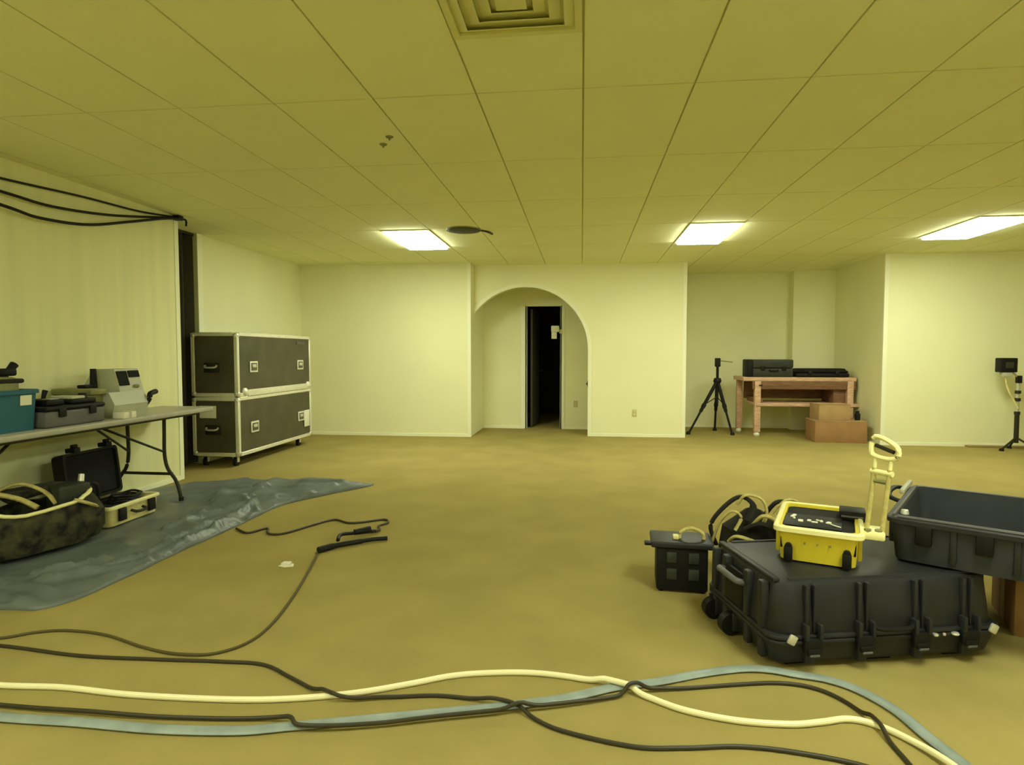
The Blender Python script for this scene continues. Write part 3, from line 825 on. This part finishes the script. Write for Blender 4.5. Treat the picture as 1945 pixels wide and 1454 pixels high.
# ------------------------------------------------------------------ big closed black case, right foreground
CL, CD, ZS, ZT = 1.04, 0.62, 0.135, 0.365
t = thing('transport_case', 'big closed black ribbed transport case lying on the carpet', 'case', (0.768, 2.489, 0.0), math.radians(13.1))
def slab(mb, x0, x1, y0, y1, z0, z1, r, taper0=0.0, taper1=0.0, seg=5):
    """rounded-corner slab, its bottom inset by taper0, its top by taper1, top edge rounded off"""
    def ring(a, z):
        out_ = []
        for cx, cy, a0 in ((x1 - a - r, y1 - a - r, 0), (x0 + a + r, y1 - a - r, 90), (x0 + a + r, y0 + a + r, 180), (x1 - a - r, y0 + a + r, 270)):
            for k in range(seg + 1):
                w = math.radians(a0 + 90 * k / seg)
                out_.append(mb.bm.verts.new((cx + r * math.cos(w), cy + r * math.sin(w), z)))
        return out_
    e = min(0.022, (z1 - z0) * 0.3)
    R = [ring(taper0 + e * 0.7, z0), ring(taper0 + e * 0.2, z0 + e * 0.4), ring(taper0, z0 + e), ring(taper1, z1 - e), ring(taper1 + e * 0.3, z1 - e * 0.3), ring(taper1 + e, z1)]
    for A, B in zip(R, R[1:]):
        n_ = len(A)
        for k in range(n_):
            l = (k + 1) % n_
            mb.bm.faces.new((A[k], A[l], B[l], B[k]))
    mb.bm.faces.new(list(reversed(R[0]))); mb.bm.faces.new(R[-1])
    return mb
slab(MB(), 0.012, CL - 0.012, 0.012, CD - 0.012, 0.024, ZS, 0.05, 0.015, 0.0).build('base_shell', M['black2'], t)
slab(MB(), 0.012, CL - 0.012, 0.012, CD - 0.012, ZS + 0.002, ZT, 0.085, 0.0, 0.018).build('lid_shell', M['black2'], t)
slab(MB(), 0.0, CL, 0.0, CD, ZS - 0.020, ZS - 0.001, 0.055).build('base_flange', M['black2'], t)
slab(MB(), 0.0, CL, 0.0, CD, ZS + 0.001, ZS + 0.020, 0.055).build('lid_flange', M['black2'], t)
for fx in (0.16, 0.52, 0.88):
    for fy in (0.10, 0.52):
        MB().box(fx - 0.06, fx + 0.06, fy - 0.03, fy + 0.03, 0.0, 0.028, 0.006).build('foot', M['black'], t)
# raised ribs: front face of lid and base, and across the lid top
for x in (0.17, 0.40, 0.65, 0.87):
    MB().box(x - 0.026, x - 0.010, 0.004, 0.030, ZS + 0.02, ZT - 0.008, 0.005).build('rib', M['black2'], t)
    MB().box(x + 0.010, x + 0.026, 0.004, 0.030, ZS + 0.02, ZT - 0.008, 0.005).build('rib', M['black2'], t)
    MB().box(x - 0.020, x + 0.020, 0.006, 0.030, 0.03, ZS - 0.02, 0.005).build('rib', M['black2'], t)
for x in (0.05, CL - 0.05):
    MB().box(x - 0.016, x + 0.016, 0.06, CD - 0.06, ZT - 0.010, ZT + 0.010, 0.008).build('lid_rib', M['black2'], t)
MB().box(0.10, CL - 0.10, 0.052, 0.072, ZT - 0.008, ZT + 0.006, 0.005).build('lid_rib', M['black2'], t)
MB().box(0.10, CL - 0.10, CD - 0.072, CD - 0.052, ZT - 0.008, ZT + 0.006, 0.005).build('lid_rib', M['black2'], t)
# double-throw latches
for x in (0.17, 0.40, 0.65, 0.87):
    la = MB().box(x - 0.040, x + 0.040, -0.020, 0.004, ZS - 0.048, ZS + 0.012, 0.006).box(x - 0.030, x + 0.030, -0.026, -0.016, ZS - 0.055, ZS - 0.028, 0.005).build('latch', M['black'], t)
    for s in (-1, 1):
        MB().box(x + s * 0.030 - 0.008, x + s * 0.030 + 0.008, -0.024, 0.012, ZS + 0.005, ZS + 0.070, 0.005).build('latch_arm', M['black2'], la)
    MB().box(x - 0.022, x + 0.022, -0.028, -0.014, ZS - 0.060, ZS - 0.048, 0.004).build('latch_lip', M['greytray'], la)
for x in (0.085, CL - 0.055):
    MB().box(x - 0.018, x + 0.018, -0.010, 0.004, ZS - 0.014, ZS + 0.026, 0.006, rot=Matrix.Rotation(0.5, 3, 'Y')).build('padlock_plate', M['steel'], t)
for x, w in ((0.715, 0.012), (0.755, 0.007), (0.805, 0.016)):
    MB().lathe([(0.0, -0.006), (w * 0.8, -0.005), (w, 0.0), (w * 0.8, 0.005), (0.0, 0.006)], (x, -0.006, ZS - 0.004), 12).build('rivet', M['steel'], t)
MB().tube(spline([(0.44, 0.0, ZS + 0.045), (0.46, -0.022, ZS + 0.040), (0.53, -0.026, ZS + 0.038), (0.59, -0.022, ZS + 0.040), (0.61, 0.0, ZS + 0.045)], 6), 0.010, 8).build('front_handle', M['black'], t)
# handle and ribs on the left end
for y in (0.10, 0.22, 0.42, 0.53):
    MB().box(-0.004, 0.03, y - 0.020, y + 0.020, ZS + 0.02, ZT - 0.012, 0.008).build('end_rib', M['black2'], t)
    MB().box(0.0, 0.03, y - 0.020, y + 0.020, 0.03, ZS - 0.02, 0.008).build('end_rib', M['black2'], t)
MB().box(-0.006, 0.010, 0.24, 0.40, ZS + 0.03, ZT - 0.04, 0.005).build('handle_recess', M['black'], t)
MB().tube(spline([(0.0, 0.235, ZT - 0.075), (-0.035, 0.24, ZT - 0.065), (-0.042, 0.32, ZT - 0.060), (-0.035, 0.40, ZT - 0.065), (0.0, 0.405, ZT - 0.075)], 6), 0.014, 10).build('end_handle', M['greytray'], t)
for y in (0.36, 0.535):
    w = MB().cyl((0.0, y - 0.022, 0.052), (0.0, y + 0.022, 0.052), 0.050, seg=18).build('wheel', M['rubber'], t)
    MB().box(-0.004, 0.05, y - 0.040, y - 0.026, 0.03, 0.11, 0.004).box(-0.004, 0.05, y + 0.026, y + 0.040, 0.03, 0.11, 0.004).build('wheel_housing', M['black2'], w)

# ------------------------------------------------------------------ open black case resting across its right end
ZR = ZT + 0.012
t = thing('open_case', 'large open black case bottom, empty, perched on the right end of the closed case', 'case', (1.375, 2.86, ZR), math.radians(-33.5))
MB().tray(0.0, 0.80, 0.0, 0.84, 0.0, 0.185, 0.022, 0.018, 0.05).build('shell', M['blackin'], t)
MB().hoop(-0.016, 0.816, -0.016, 0.856, 0.168, 0.192, 0.038, 0.06).build('rim', M['black2'], t)
MB().tube([(0.03, 0.012, 0.195), (0.77, 0.012, 0.195)], 0.008, 8).build('rim_seal', M['greytray'], t)
MB().tube([(0.012, 0.03, 0.195), (0.012, 0.80, 0.195)], 0.006, 8).build('rim_seal', M['greytray'], t)
for x in (0.13, 0.34, 0.55, 0.72):
    MB().box(x - 0.03, x + 0.03, -0.018, 0.012, 0.085, 0.172, 0.006).build('latch_seat', M['black'], t)
for x in (0.235, 0.445, 0.64):
    MB().box(x - 0.012, x + 0.012, -0.004, 0.02, 0.02, 0.17, 0.006).build('rib', M['black2'], t)
for y in (0.12, 0.62):
    MB().box(-0.010, 0.012, y - 0.05, y + 0.05, 0.06, 0.17, 0.006).build('end_rib', M['black2'], t)
MB().lathe([(0, 0), (0.018, 0), (0.014, 0.018), (0, 0.02)], (0.045, 0.11, 0.188), 12).build('valve', M['steel'], t)
# its lifting handle standing at the back left corner
MB().tube(spline([(-0.02, 0.46, 0.17), (-0.07, 0.48, 0.185), (-0.085, 0.60, 0.19), (-0.07, 0.73, 0.19), (-0.02, 0.75, 0.18)], 6), 0.016, 8, 0.7).build('end_handle', M['black'], t)
MB().box(-0.035, -0.012, 0.55, 0.86, 0.19, 0.215, 0.006).build('end_grip', M['instr'], t)

t = thing('cardboard_box', 'brown box on the floor at the right edge beneath the open black case', 'box', (2.274, 3.076, 0.0), math.radians(-20))
MB().box(-0.24, 0.24, -0.20, 0.20, 0.0, ZR - 0.004, 0.003).build('body', M['card'], t)
MB().box(-0.241, 0.241, -0.03, 0.03, 0.004, ZR - 0.002).build('tape', M['tape'], t)

t = thing('black_pouch', 'black padded pouch on the floor behind the right end of the closed black case', 'pouch', (1.895, 3.37, 0.0))
mb = MB().box(-0.13, 0.13, -0.13, 0.13, 0.0, 0.34, 0.035, 4)
for v in mb.bm.verts:
    v.co += Vector(noise.noise_vector(v.co * 7)) * 0.012
    v.co.z = max(v.co.z, 0.0)
mb.build('body', M['blackcloth'], t)
MB().box(-0.136, 0.136, -0.140, 0.05, 0.25, 0.362, 0.02, 3).build('flap', M['blackcloth'], t)
MB().box(-0.02, 0.02, -0.150, -0.135, 0.20, 0.27, 0.005).build('buckle', M['black'], t)

# ------------------------------------------------------------------ yellow case with pull handle on the big black case
ZY = ZT + 0.008
t = thing('yellow_case', 'open yellow equipment case standing on the closed black case', 'case', (0.87, 2.81, ZY), math.radians(-22))
YW, YD, YH = 0.34, 0.50, 0.155
MB().tray(0.008, YW - 0.008, 0.008, YD - 0.008, 0.0, YH - 0.004, 0.016, 0.012, 0.03).build('body', M['yellow'], t)
MB().hoop(-0.010, YW + 0.010, -0.010, YD + 0.010, YH - 0.024, YH, 0.024, 0.035).build('rim', M['yrim'], t)
MB().box(0.020, YW - 0.020, 0.020, YD - 0.020, 0.05, YH - 0.018, 0.004).build('foam_insert', M['foam'], t)
for x in (0.055, YW - 0.055):
    MB().box(x - 0.018, x + 0.018, -0.014, 0.010, 0.0, 0.066, 0.006).build('latch', M['black'], t)
    MB().cyl((x, -0.012, 0.066), (x, 0.010, 0.066), 0.015, seg=12).build('latch_knob', M['black'], t)
for x in (0.12, 0.17, 0.22):
    MB().cyl((x, 0.0, 0.085), (x, 0.012, 0.085), 0.004, seg=8).build('rivet', M['olive'], t)
for y in (0.12, 0.38):
    MB().box(-0.004, 0.014, y - 0.025, y + 0.025, 0.01, YH - 0.025, 0.006).build('side_rib', M['yellow'], t)
    MB().box(YW - 0.014, YW + 0.004, y - 0.025, y + 0.025, 0.01, YH - 0.025, 0.006).build('side_rib', M['yellow'], t)
# pull handle: bracket, two rails, cross bracket, slotted grip
MB().box(YW - 0.01, YW + 0.085, 0.03, 0.15, YH - 0.025, YH + 0.012, 0.008).build('handle_bracket', M['yrim'], t)
for x, y in ((YW + 0.02, 0.045), (YW + 0.06, 0.05)):
    MB().cyl((x, y, YH + 0.008), (x, y, YH + 0.020), 0.014, seg=12).build('bracket_bolt', M['olive'], t)
ha = bpy.data.objects.new('pull_handle', None); COL.objects.link(ha); ha.parent = t
ha.empty_display_size = 0.03
def tri(u, v):      # handle plane: u along the grip (+y back), v up the rails, leaning outwards
    return (YW + 0.018 + 0.055 * u + 0.075 * v, 0.10 - 0.04 * u + 0.05 * v, YH + v * 0.86)
for u in (0.0, 1.0):
    MB().tube([tri(u, -0.02), tri(u, 0.32)], 0.010, 10).build('rail', M['tan'], ha)
    MB().tube([tri(u, 0.30), tri(u, 0.385)], 0.008, 10).build('inner_rail', M['yrim'], ha)
MB().tube([tri(-0.2, 0.30), tri(1.2, 0.30)], 0.012, 10).build('cross_bracket', M['yrim'], ha)
MB().tube([tri(0.1, 0.255), tri(0.9, 0.255)], 0.010, 8).build('cross_bracket', M['olive'], ha)
q = [Vector(tri(u, v)) for u, v in ((-0.25, 0.385), (1.20, 0.375), (1.25, 0.435), (-0.20, 0.475))]
MB().tube(spline(q, 5, True), 0.011, 8, closed=True).build('grip_frame', M['yrim'], ha)
MB().tube([tri(-0.10, 0.432), tri(1.10, 0.408)], 0.009, 8).build('grip_core', M['leg'], ha)

ZI = ZY + YH - 0.0175
t = thing('black_battery', 'black box at the back right corner inside the yellow case', 'equipment', (1.285, 3.02, ZI), math.radians(-22))
MB().box(-0.055, 0.055, -0.06, 0.06, 0.0, 0.046, 0.006).build('body', M['black'], t)
MB().box(-0.045, 0.045, -0.061, -0.058, 0.018, 0.026).build('seam_strip', M['greytray'], t)
t = thing('connector_board', 'black unit with a row of small white connectors lying in the yellow case', 'equipment', (1.06, 2.92, ZI), math.radians(-22))
MB().box(-0.12, 0.13, -0.10, 0.12, 0.0, 0.008, 0.003).build('board', M['black'], t)
rr = random.Random(3)
for k, (x, y, w, h) in enumerate(((-0.075, 0.06, 0.011, 0.030), (-0.04, -0.02, 0.016, 0.016), (-0.005, 0.0, 0.012, 0.012), (0.018, -0.02, 0.020, 0.006), (0.045, 0.012, 0.010, 0.012), (0.075, -0.004, 0.013, 0.015), (0.03, 0.02, 0.012, 0.005), (-0.07, 0.02, 0.008, 0.008))):
    MB().box(x - w * .7, x + w * .7, y - h * .8, y + h * .8, 0.007, 0.015, 0.003, rot=Matrix.Rotation(rr.uniform(-.5, .5), 3, 'Z')).build('connector', M['paper'], t)
MB().tube(spline([(0.08, -0.02, 0.012), (0.10, -0.045, 0.012), (0.125, -0.06, 0.011)], 5), 0.003, 6).build('wire', M['paper'], t)

# ------------------------------------------------------------------ harness bundle behind the closed case
t = thing('harness_bundle', 'tangled bundle of black harness straps with tan webbing behind the closed black case', 'harness', (0.97, 3.53, 0.0), math.radians(-15))
mb = MB()
mb.lathe([(0.0, 0.0), (0.17, 0.0), (0.20, 0.06), (0.20, 0.24), (0.17, 0.33), (0.11, 0.40), (0.05, 0.43), (0.0, 0.43)], seg=24)
for v in mb.bm.verts:
    k = 1 + 0.35 * noise.noise(v.co * 8)
    v.co.x *= k * 0.85; v.co.y *= k * 0.75; v.co.z *= 0.95 + 0.12 * noise.noise(v.co * 6 + Vector((3, 1, 2)))
mb.build('pack_body', M['blackcloth'], t)
STR = [([(-0.19, -0.10, 0.22), (-0.22, -0.12, 0.33), (-0.16, -0.11, 0.43), (-0.07, -0.09, 0.50), (0.0, -0.10, 0.46), (-0.03, -0.14, 0.38)], 0.020, 'blackcloth'),
       ([(-0.21, -0.12, 0.24), (-0.17, -0.14, 0.36), (-0.11, -0.15, 0.43), (-0.06, -0.15, 0.40), (-0.09, -0.17, 0.33)], 0.012, 'tan'),
       ([(-0.08, -0.10, 0.46), (-0.04, -0.11, 0.515), (0.04, -0.10, 0.50), (0.07, -0.10, 0.43), (0.05, -0.12, 0.36)], 0.014, 'tan'),
       ([(0.0, -0.14, 0.36), (0.05, -0.16, 0.42), (0.11, -0.16, 0.40), (0.15, -0.15, 0.33), (0.16, -0.14, 0.26)], 0.018, 'tan'),
       ([(-0.04, -0.16, 0.34), (0.04, -0.18, 0.38), (0.10, -0.18, 0.35), (0.13, -0.17, 0.27)], 0.022, 'blackcloth'),
       ([(0.06, -0.05, 0.40), (0.12, -0.06, 0.48), (0.19, -0.05, 0.47), (0.21, -0.06, 0.40), (0.17, -0.08, 0.34)], 0.020, 'blackcloth'),
       ([(0.10, -0.08, 0.42), (0.16, -0.09, 0.50), (0.225, -0.07, 0.49), (0.235, -0.08, 0.41)], 0.010, 'tan'),
       ([(-0.12, -0.15, 0.26), (-0.08, -0.18, 0.30), (0.02, -0.19, 0.28), (0.08, -0.18, 0.24)], 0.016, 'tan')]
for p, r_, m_ in STR:
    MB().tube(spline(p, 6), r_, 8, 0.6).build('strap', M[m_], t)
MB().lathe([(0, -0.03), (0.04, -0.025), (0.05, 0), (0.04, 0.025), (0, 0.03)], (0.17, -0.09, 0.42), 14).build('buckle', M['black'], t)

# ------------------------------------------------------------------ small black case left of the big one
t = thing('small_case', 'small square black case with a tan handle left of the big black case', 'case', (0.545, 3.30, 0.0), math.radians(-4))
MB().box(-0.135, 0.135, 0.0, 0.20, 0.012, 0.245, 0.010, 3).build('body', M['black'], t)
MB().box(-0.165, 0.165, -0.015, 0.215, 0.246, 0.280, 0.010, 3).build('lid', M['black2'], t)
MB().box(-0.20, -0.16, 0.0, 0.05, 0.252, 0.268, 0.006).build('lid_tab', M['black'], t)
for x in (-0.055, 0.060):
    for z in (0.105, 0.195):
        MB().box(x - 0.028, x + 0.028, -0.010, 0.004, z - 0.030, z + 0.030, 0.005).build('pocket', M['greencase'], t)
for x in (-0.11, 0.11):
    for y in (0.03, 0.17):
        MB().cyl((x, y, 0), (x, y, 0.014), 0.014, seg=10).build('foot', M['rubber'], t)
MB().tube(spline([(-0.01, 0.08, 0.278), (0.0, 0.08, 0.315), (0.05, 0.08, 0.338), (0.11, 0.08, 0.315), (0.12, 0.08, 0.278)], 6), 0.010, 8).build('handle', M['tan'], t)
MB().box(-0.045, -0.015, 0.05, 0.09, 0.279, 0.300, 0.004).build('handle_clip', M['cream'], t)

# ------------------------------------------------------------------ alcove: tripod, wooden stand, cases, boxes
t = thing('tripod', 'black camera tripod standing at the left side of the alcove', 'tripod', (2.10, 10.0, 0.0))
AP = Vector((0.06, 0.0, 0.86))
for fx, fy in ((-0.40, -0.10), (0.28, -0.12), (0.12, 0.42)):
    f = Vector((fx, fy, 0.0))
    d = AP - f
    lg = MB().cyl(f + d * 0.02, f + d * 0.55, 0.017, seg=10).cyl(f + d * 0.42, AP, 0.027, seg=10).build('leg', M['rubber'], t)
    MB().lathe([(0, 0), (0.034, 0), (0.034, 0.025), (0.02, 0.05), (0, 0.05)], f, 12).build('foot', M['rubber'], lg)
    MB().cyl(f + d * 0.50, f + d * 0.56, 0.034, seg=10).build('clamp_collar', M['rubber'], lg)
    MB().cyl(f + d * 0.55, Vector((0.06, 0, 0.60)), 0.008, seg=6).build('spreader', M['leg'], lg)
MB().cyl((0.06, 0, 0.50), (0.06, 0, 1.10), 0.022, seg=12).build('centre_column', M['rubber'], t)
MB().lathe([(0, 0), (0.05, 0), (0.065, 0.03), (0.05, 0.08), (0, 0.08)], (0.06, 0, 0.82), 14).build('crown', M['rubber'], t)
MB().box(0.02, 0.10, -0.04, 0.04, 1.08, 1.22, 0.012).build('pan_head', M['rubber'], t)
MB().cyl((0.09, -0.02, 1.18), (0.27, -0.10, 1.155), 0.008, seg=8).build('pan_bar', M['olive'], t)

SX, SY = 3.36, 10.05
t = thing('wooden_stand', 'pinkish wooden stand with a lower shelf in the alcove', 'stand', (SX, SY, 0.0))
MB().box(-0.86, 0.80, -0.30, 0.34, 0.865, 0.925, 0.006).build('top', M['pink'], t)
MB().box(-0.72, 0.80, -0.29, -0.265, 0.74, 0.865, 0.003).build('apron', M['redwood'], t)
MB().box(-0.70, 0.74, 0.30, 0.32, 0.56, 0.865, 0.003).build('back_panel', M['redwood'], t)
MB().box(-0.66, 0.94, -0.32, 0.32, 0.475, 0.525, 0.006).build('shelf', M['pink'], t)
for x, y in ((-0.78, 0.26), (-0.64, -0.26), (0.72, -0.26), (0.72, 0.26)):
    lg = MB().box(x - 0.045, x + 0.045, y - 0.04, y + 0.04, 0.07, 0.866, 0.006).build('leg', M['pink'], t)
    MB().lathe([(0, 0), (0.035, 0.004), (0.048, 0.03), (0.035, 0.06), (0.02, 0.072), (0, 0.072)], (x, y, 0), 14).build('caster', M['paper'], lg)
MB().box(-0.66, -0.56, -0.28, 0.26, 0.525, 0.60, 0.004).build('side_rail', M['redwood'], t)
MB().lathe([(0, -0.012), (0.03, -0.008), (0.03, 0.008), (0, 0.012)], (-0.60, -0.295, 0.80), 12).build('bolt', M['leg'], t)
MB().box(0.50, 0.70, -0.22, 0.24, 0.526, 0.74, 0.006).build('drawer_box', M['redwood'], t)

t = thing('hard_case', 'dark green-grey hard case standing on the left of the wooden stand', 'case', (2.93, 9.98, 0.926))
MB().box(-0.34, 0.34, -0.14, 0.14, 0, 0.135, 0.02, 3).build('base_shell', M['greencase'], t)
MB().box(-0.34, 0.34, -0.14, 0.14, 0.137, 0.272, 0.02, 3).build('lid_shell', M['greencase'], t)
MB().box(-0.355, -0.26, -0.15, 0.15, 0.0, 0.275, 0.015).build('end_cap', M['black'], t)
for x in (-0.12, 0.20):
    MB().box(x - 0.03, x + 0.03, -0.155, -0.138, 0.10, 0.17, 0.004).build('latch', M['black'], t)
MB().tube(spline([(-0.02, -0.14, 0.11), (-0.01, -0.165, 0.10), (0.05, -0.168, 0.10), (0.10, -0.165, 0.10), (0.11, -0.14, 0.11)], 5), 0.010, 8).build('handle', M['black'], t)
t = thing('flat_case', 'flat black case lying on the right of the wooden stand', 'case', (3.70, 9.98, 0.926))
MB().box(-0.40, 0.38, -0.18, 0.18, 0, 0.065, 0.02, 3).build('base_shell', M['black'], t)
slab(MB(), -0.40, 0.38, -0.18, 0.18, 0.066, 0.135, 0.05, 0.0, 0.03).build('lid_shell', M['black'], t)
for x in (-0.2, 0.2):
    MB().box(x - 0.03, x + 0.03, -0.192, -0.176, 0.04, 0.10, 0.004).build('latch', M['rubber'], t)

def carton(loc, rz, w, d, h, m, label):
    t = thing('carton', label, 'box', loc, rz, 'cardboard boxes in the alcove')
    MB().box(-w / 2, w / 2, -d / 2, d / 2, 0, h - 0.006, 0.002).build('body', m, t)
    MB().box(-w / 2 - 0.004, w / 2 + 0.004, -d / 2 - 0.004, -0.002, h - 0.006, h).build('flap', M['card2'], t)
    MB().box(-w / 2 - 0.004, w / 2 + 0.004, 0.002, d / 2 + 0.004, h - 0.006, h).build('flap', M['card2'], t)
    MB().box(-w / 2 - 0.005, w / 2 + 0.005, -0.03, 0.03, h - 0.0065, h + 0.001).build('tape', M['tape'], t)
    return t
carton((3.74, 9.42, 0.0), math.radians(-3), 0.70, 0.46, 0.315, M['card'], 'wide low brown carton on the floor in front of the wooden stand')
carton((3.66, 9.44, 0.317), math.radians(2), 0.44, 0.34, 0.235, M['card2'], 'smaller tan carton stacked on the wide brown carton')
t = thing('black_bottle', 'small black bottle standing on the right end of the wide brown carton', 'bottle', (4.02, 9.36, 0.317))
MB().lathe([(0, 0), (0.034, 0), (0.037, 0.01), (0.037, 0.09), (0.026, 0.105), (0, 0.105)], seg=16).build('body', M['rubber'], t)
MB().lathe([(0, 0.105), (0.022, 0.105), (0.022, 0.135), (0, 0.135)], seg=14).build('cap', M['black'], t)

# ------------------------------------------------------------------ camera stand by the right wall, plank on the floor
t = thing('camera_stand', 'slim stand with clamps carrying a black box by the right wall', 'stand', (5.77, 8.76, 0.0))
MB().cyl((0, 0, 0.10), (0, 0, 0.52), 0.028, seg=12).build('lower_tube', M['leg'], t)
MB().cyl((0, 0, 0.50), (0, 0, 0.90), 0.020, seg=12).build('upper_tube', M['instr'], t)
for z in (0.50, 0.68, 0.78):
    MB().lathe([(0, -0.025), (0.034, -0.02), (0.034, 0.02), (0, 0.025)], (0, 0, z), 12).build('collar', M['leg'], t)
MB().box(-0.025, 0.035, -0.025, 0.025, 0.90, 1.00, 0.006).build('clamp_head', M['rubber'], t)
for a in (200, 320, 80):
    c_, s_ = math.cos(math.radians(a)), math.sin(math.radians(a))
    rl = 0.17 if a == 80 else 0.24
    lg = MB().cyl((0.02 * c_, 0.02 * s_, 0.16), (rl * c_, rl * s_, 0.02), 0.013, seg=8).build('leg', M['leg'], t)
    MB().lathe([(0, 0), (0.030, 0), (0.026, 0.03), (0, 0.04)], (rl * c_, rl * s_, 0), 10).build('rubber_foot', M['rubber'], lg)
MB().tube(spline([(0.0, 0, 0.97), (-0.06, 0.0, 1.03), (-0.12, 0.0, 1.07)], 5), 0.012, 8).build('arm', M['instr'], t)
bx_ = MB().box(-0.26, -0.05, -0.06, 0.06, 1.045, 1.235, 0.012, 3).build('black_box', M['black'], t)
MB().box(-0.20, -0.10, -0.064, -0.058, 1.10, 1.18, 0.002).build('screen', M['greencase'], bx_)
MB().box(-0.22, -0.11, -0.05, 0.04, 0.985, 1.045, 0.008).build('mount_plate', M['instr'], t)
MB().tube(spline([(-0.16, 0.0, 0.99), (-0.15, -0.01, 0.88), (-0.11, -0.02, 0.76), (-0.05, -0.02, 0.66), (-0.01, -0.03, 0.56)], 6), 0.010, 8).build('cable', M['cream'], t)
o = MB()
o.box(-0.42, 0.42, -0.045, 0.045, 0, 0.022, 0.003)
o = o.build('plank', M['plank'], None, (5.72, 8.994, 0.0), (0, 0, 0))
tag(o, 'brown wooden plank on the floor along the right wall', 'plank')
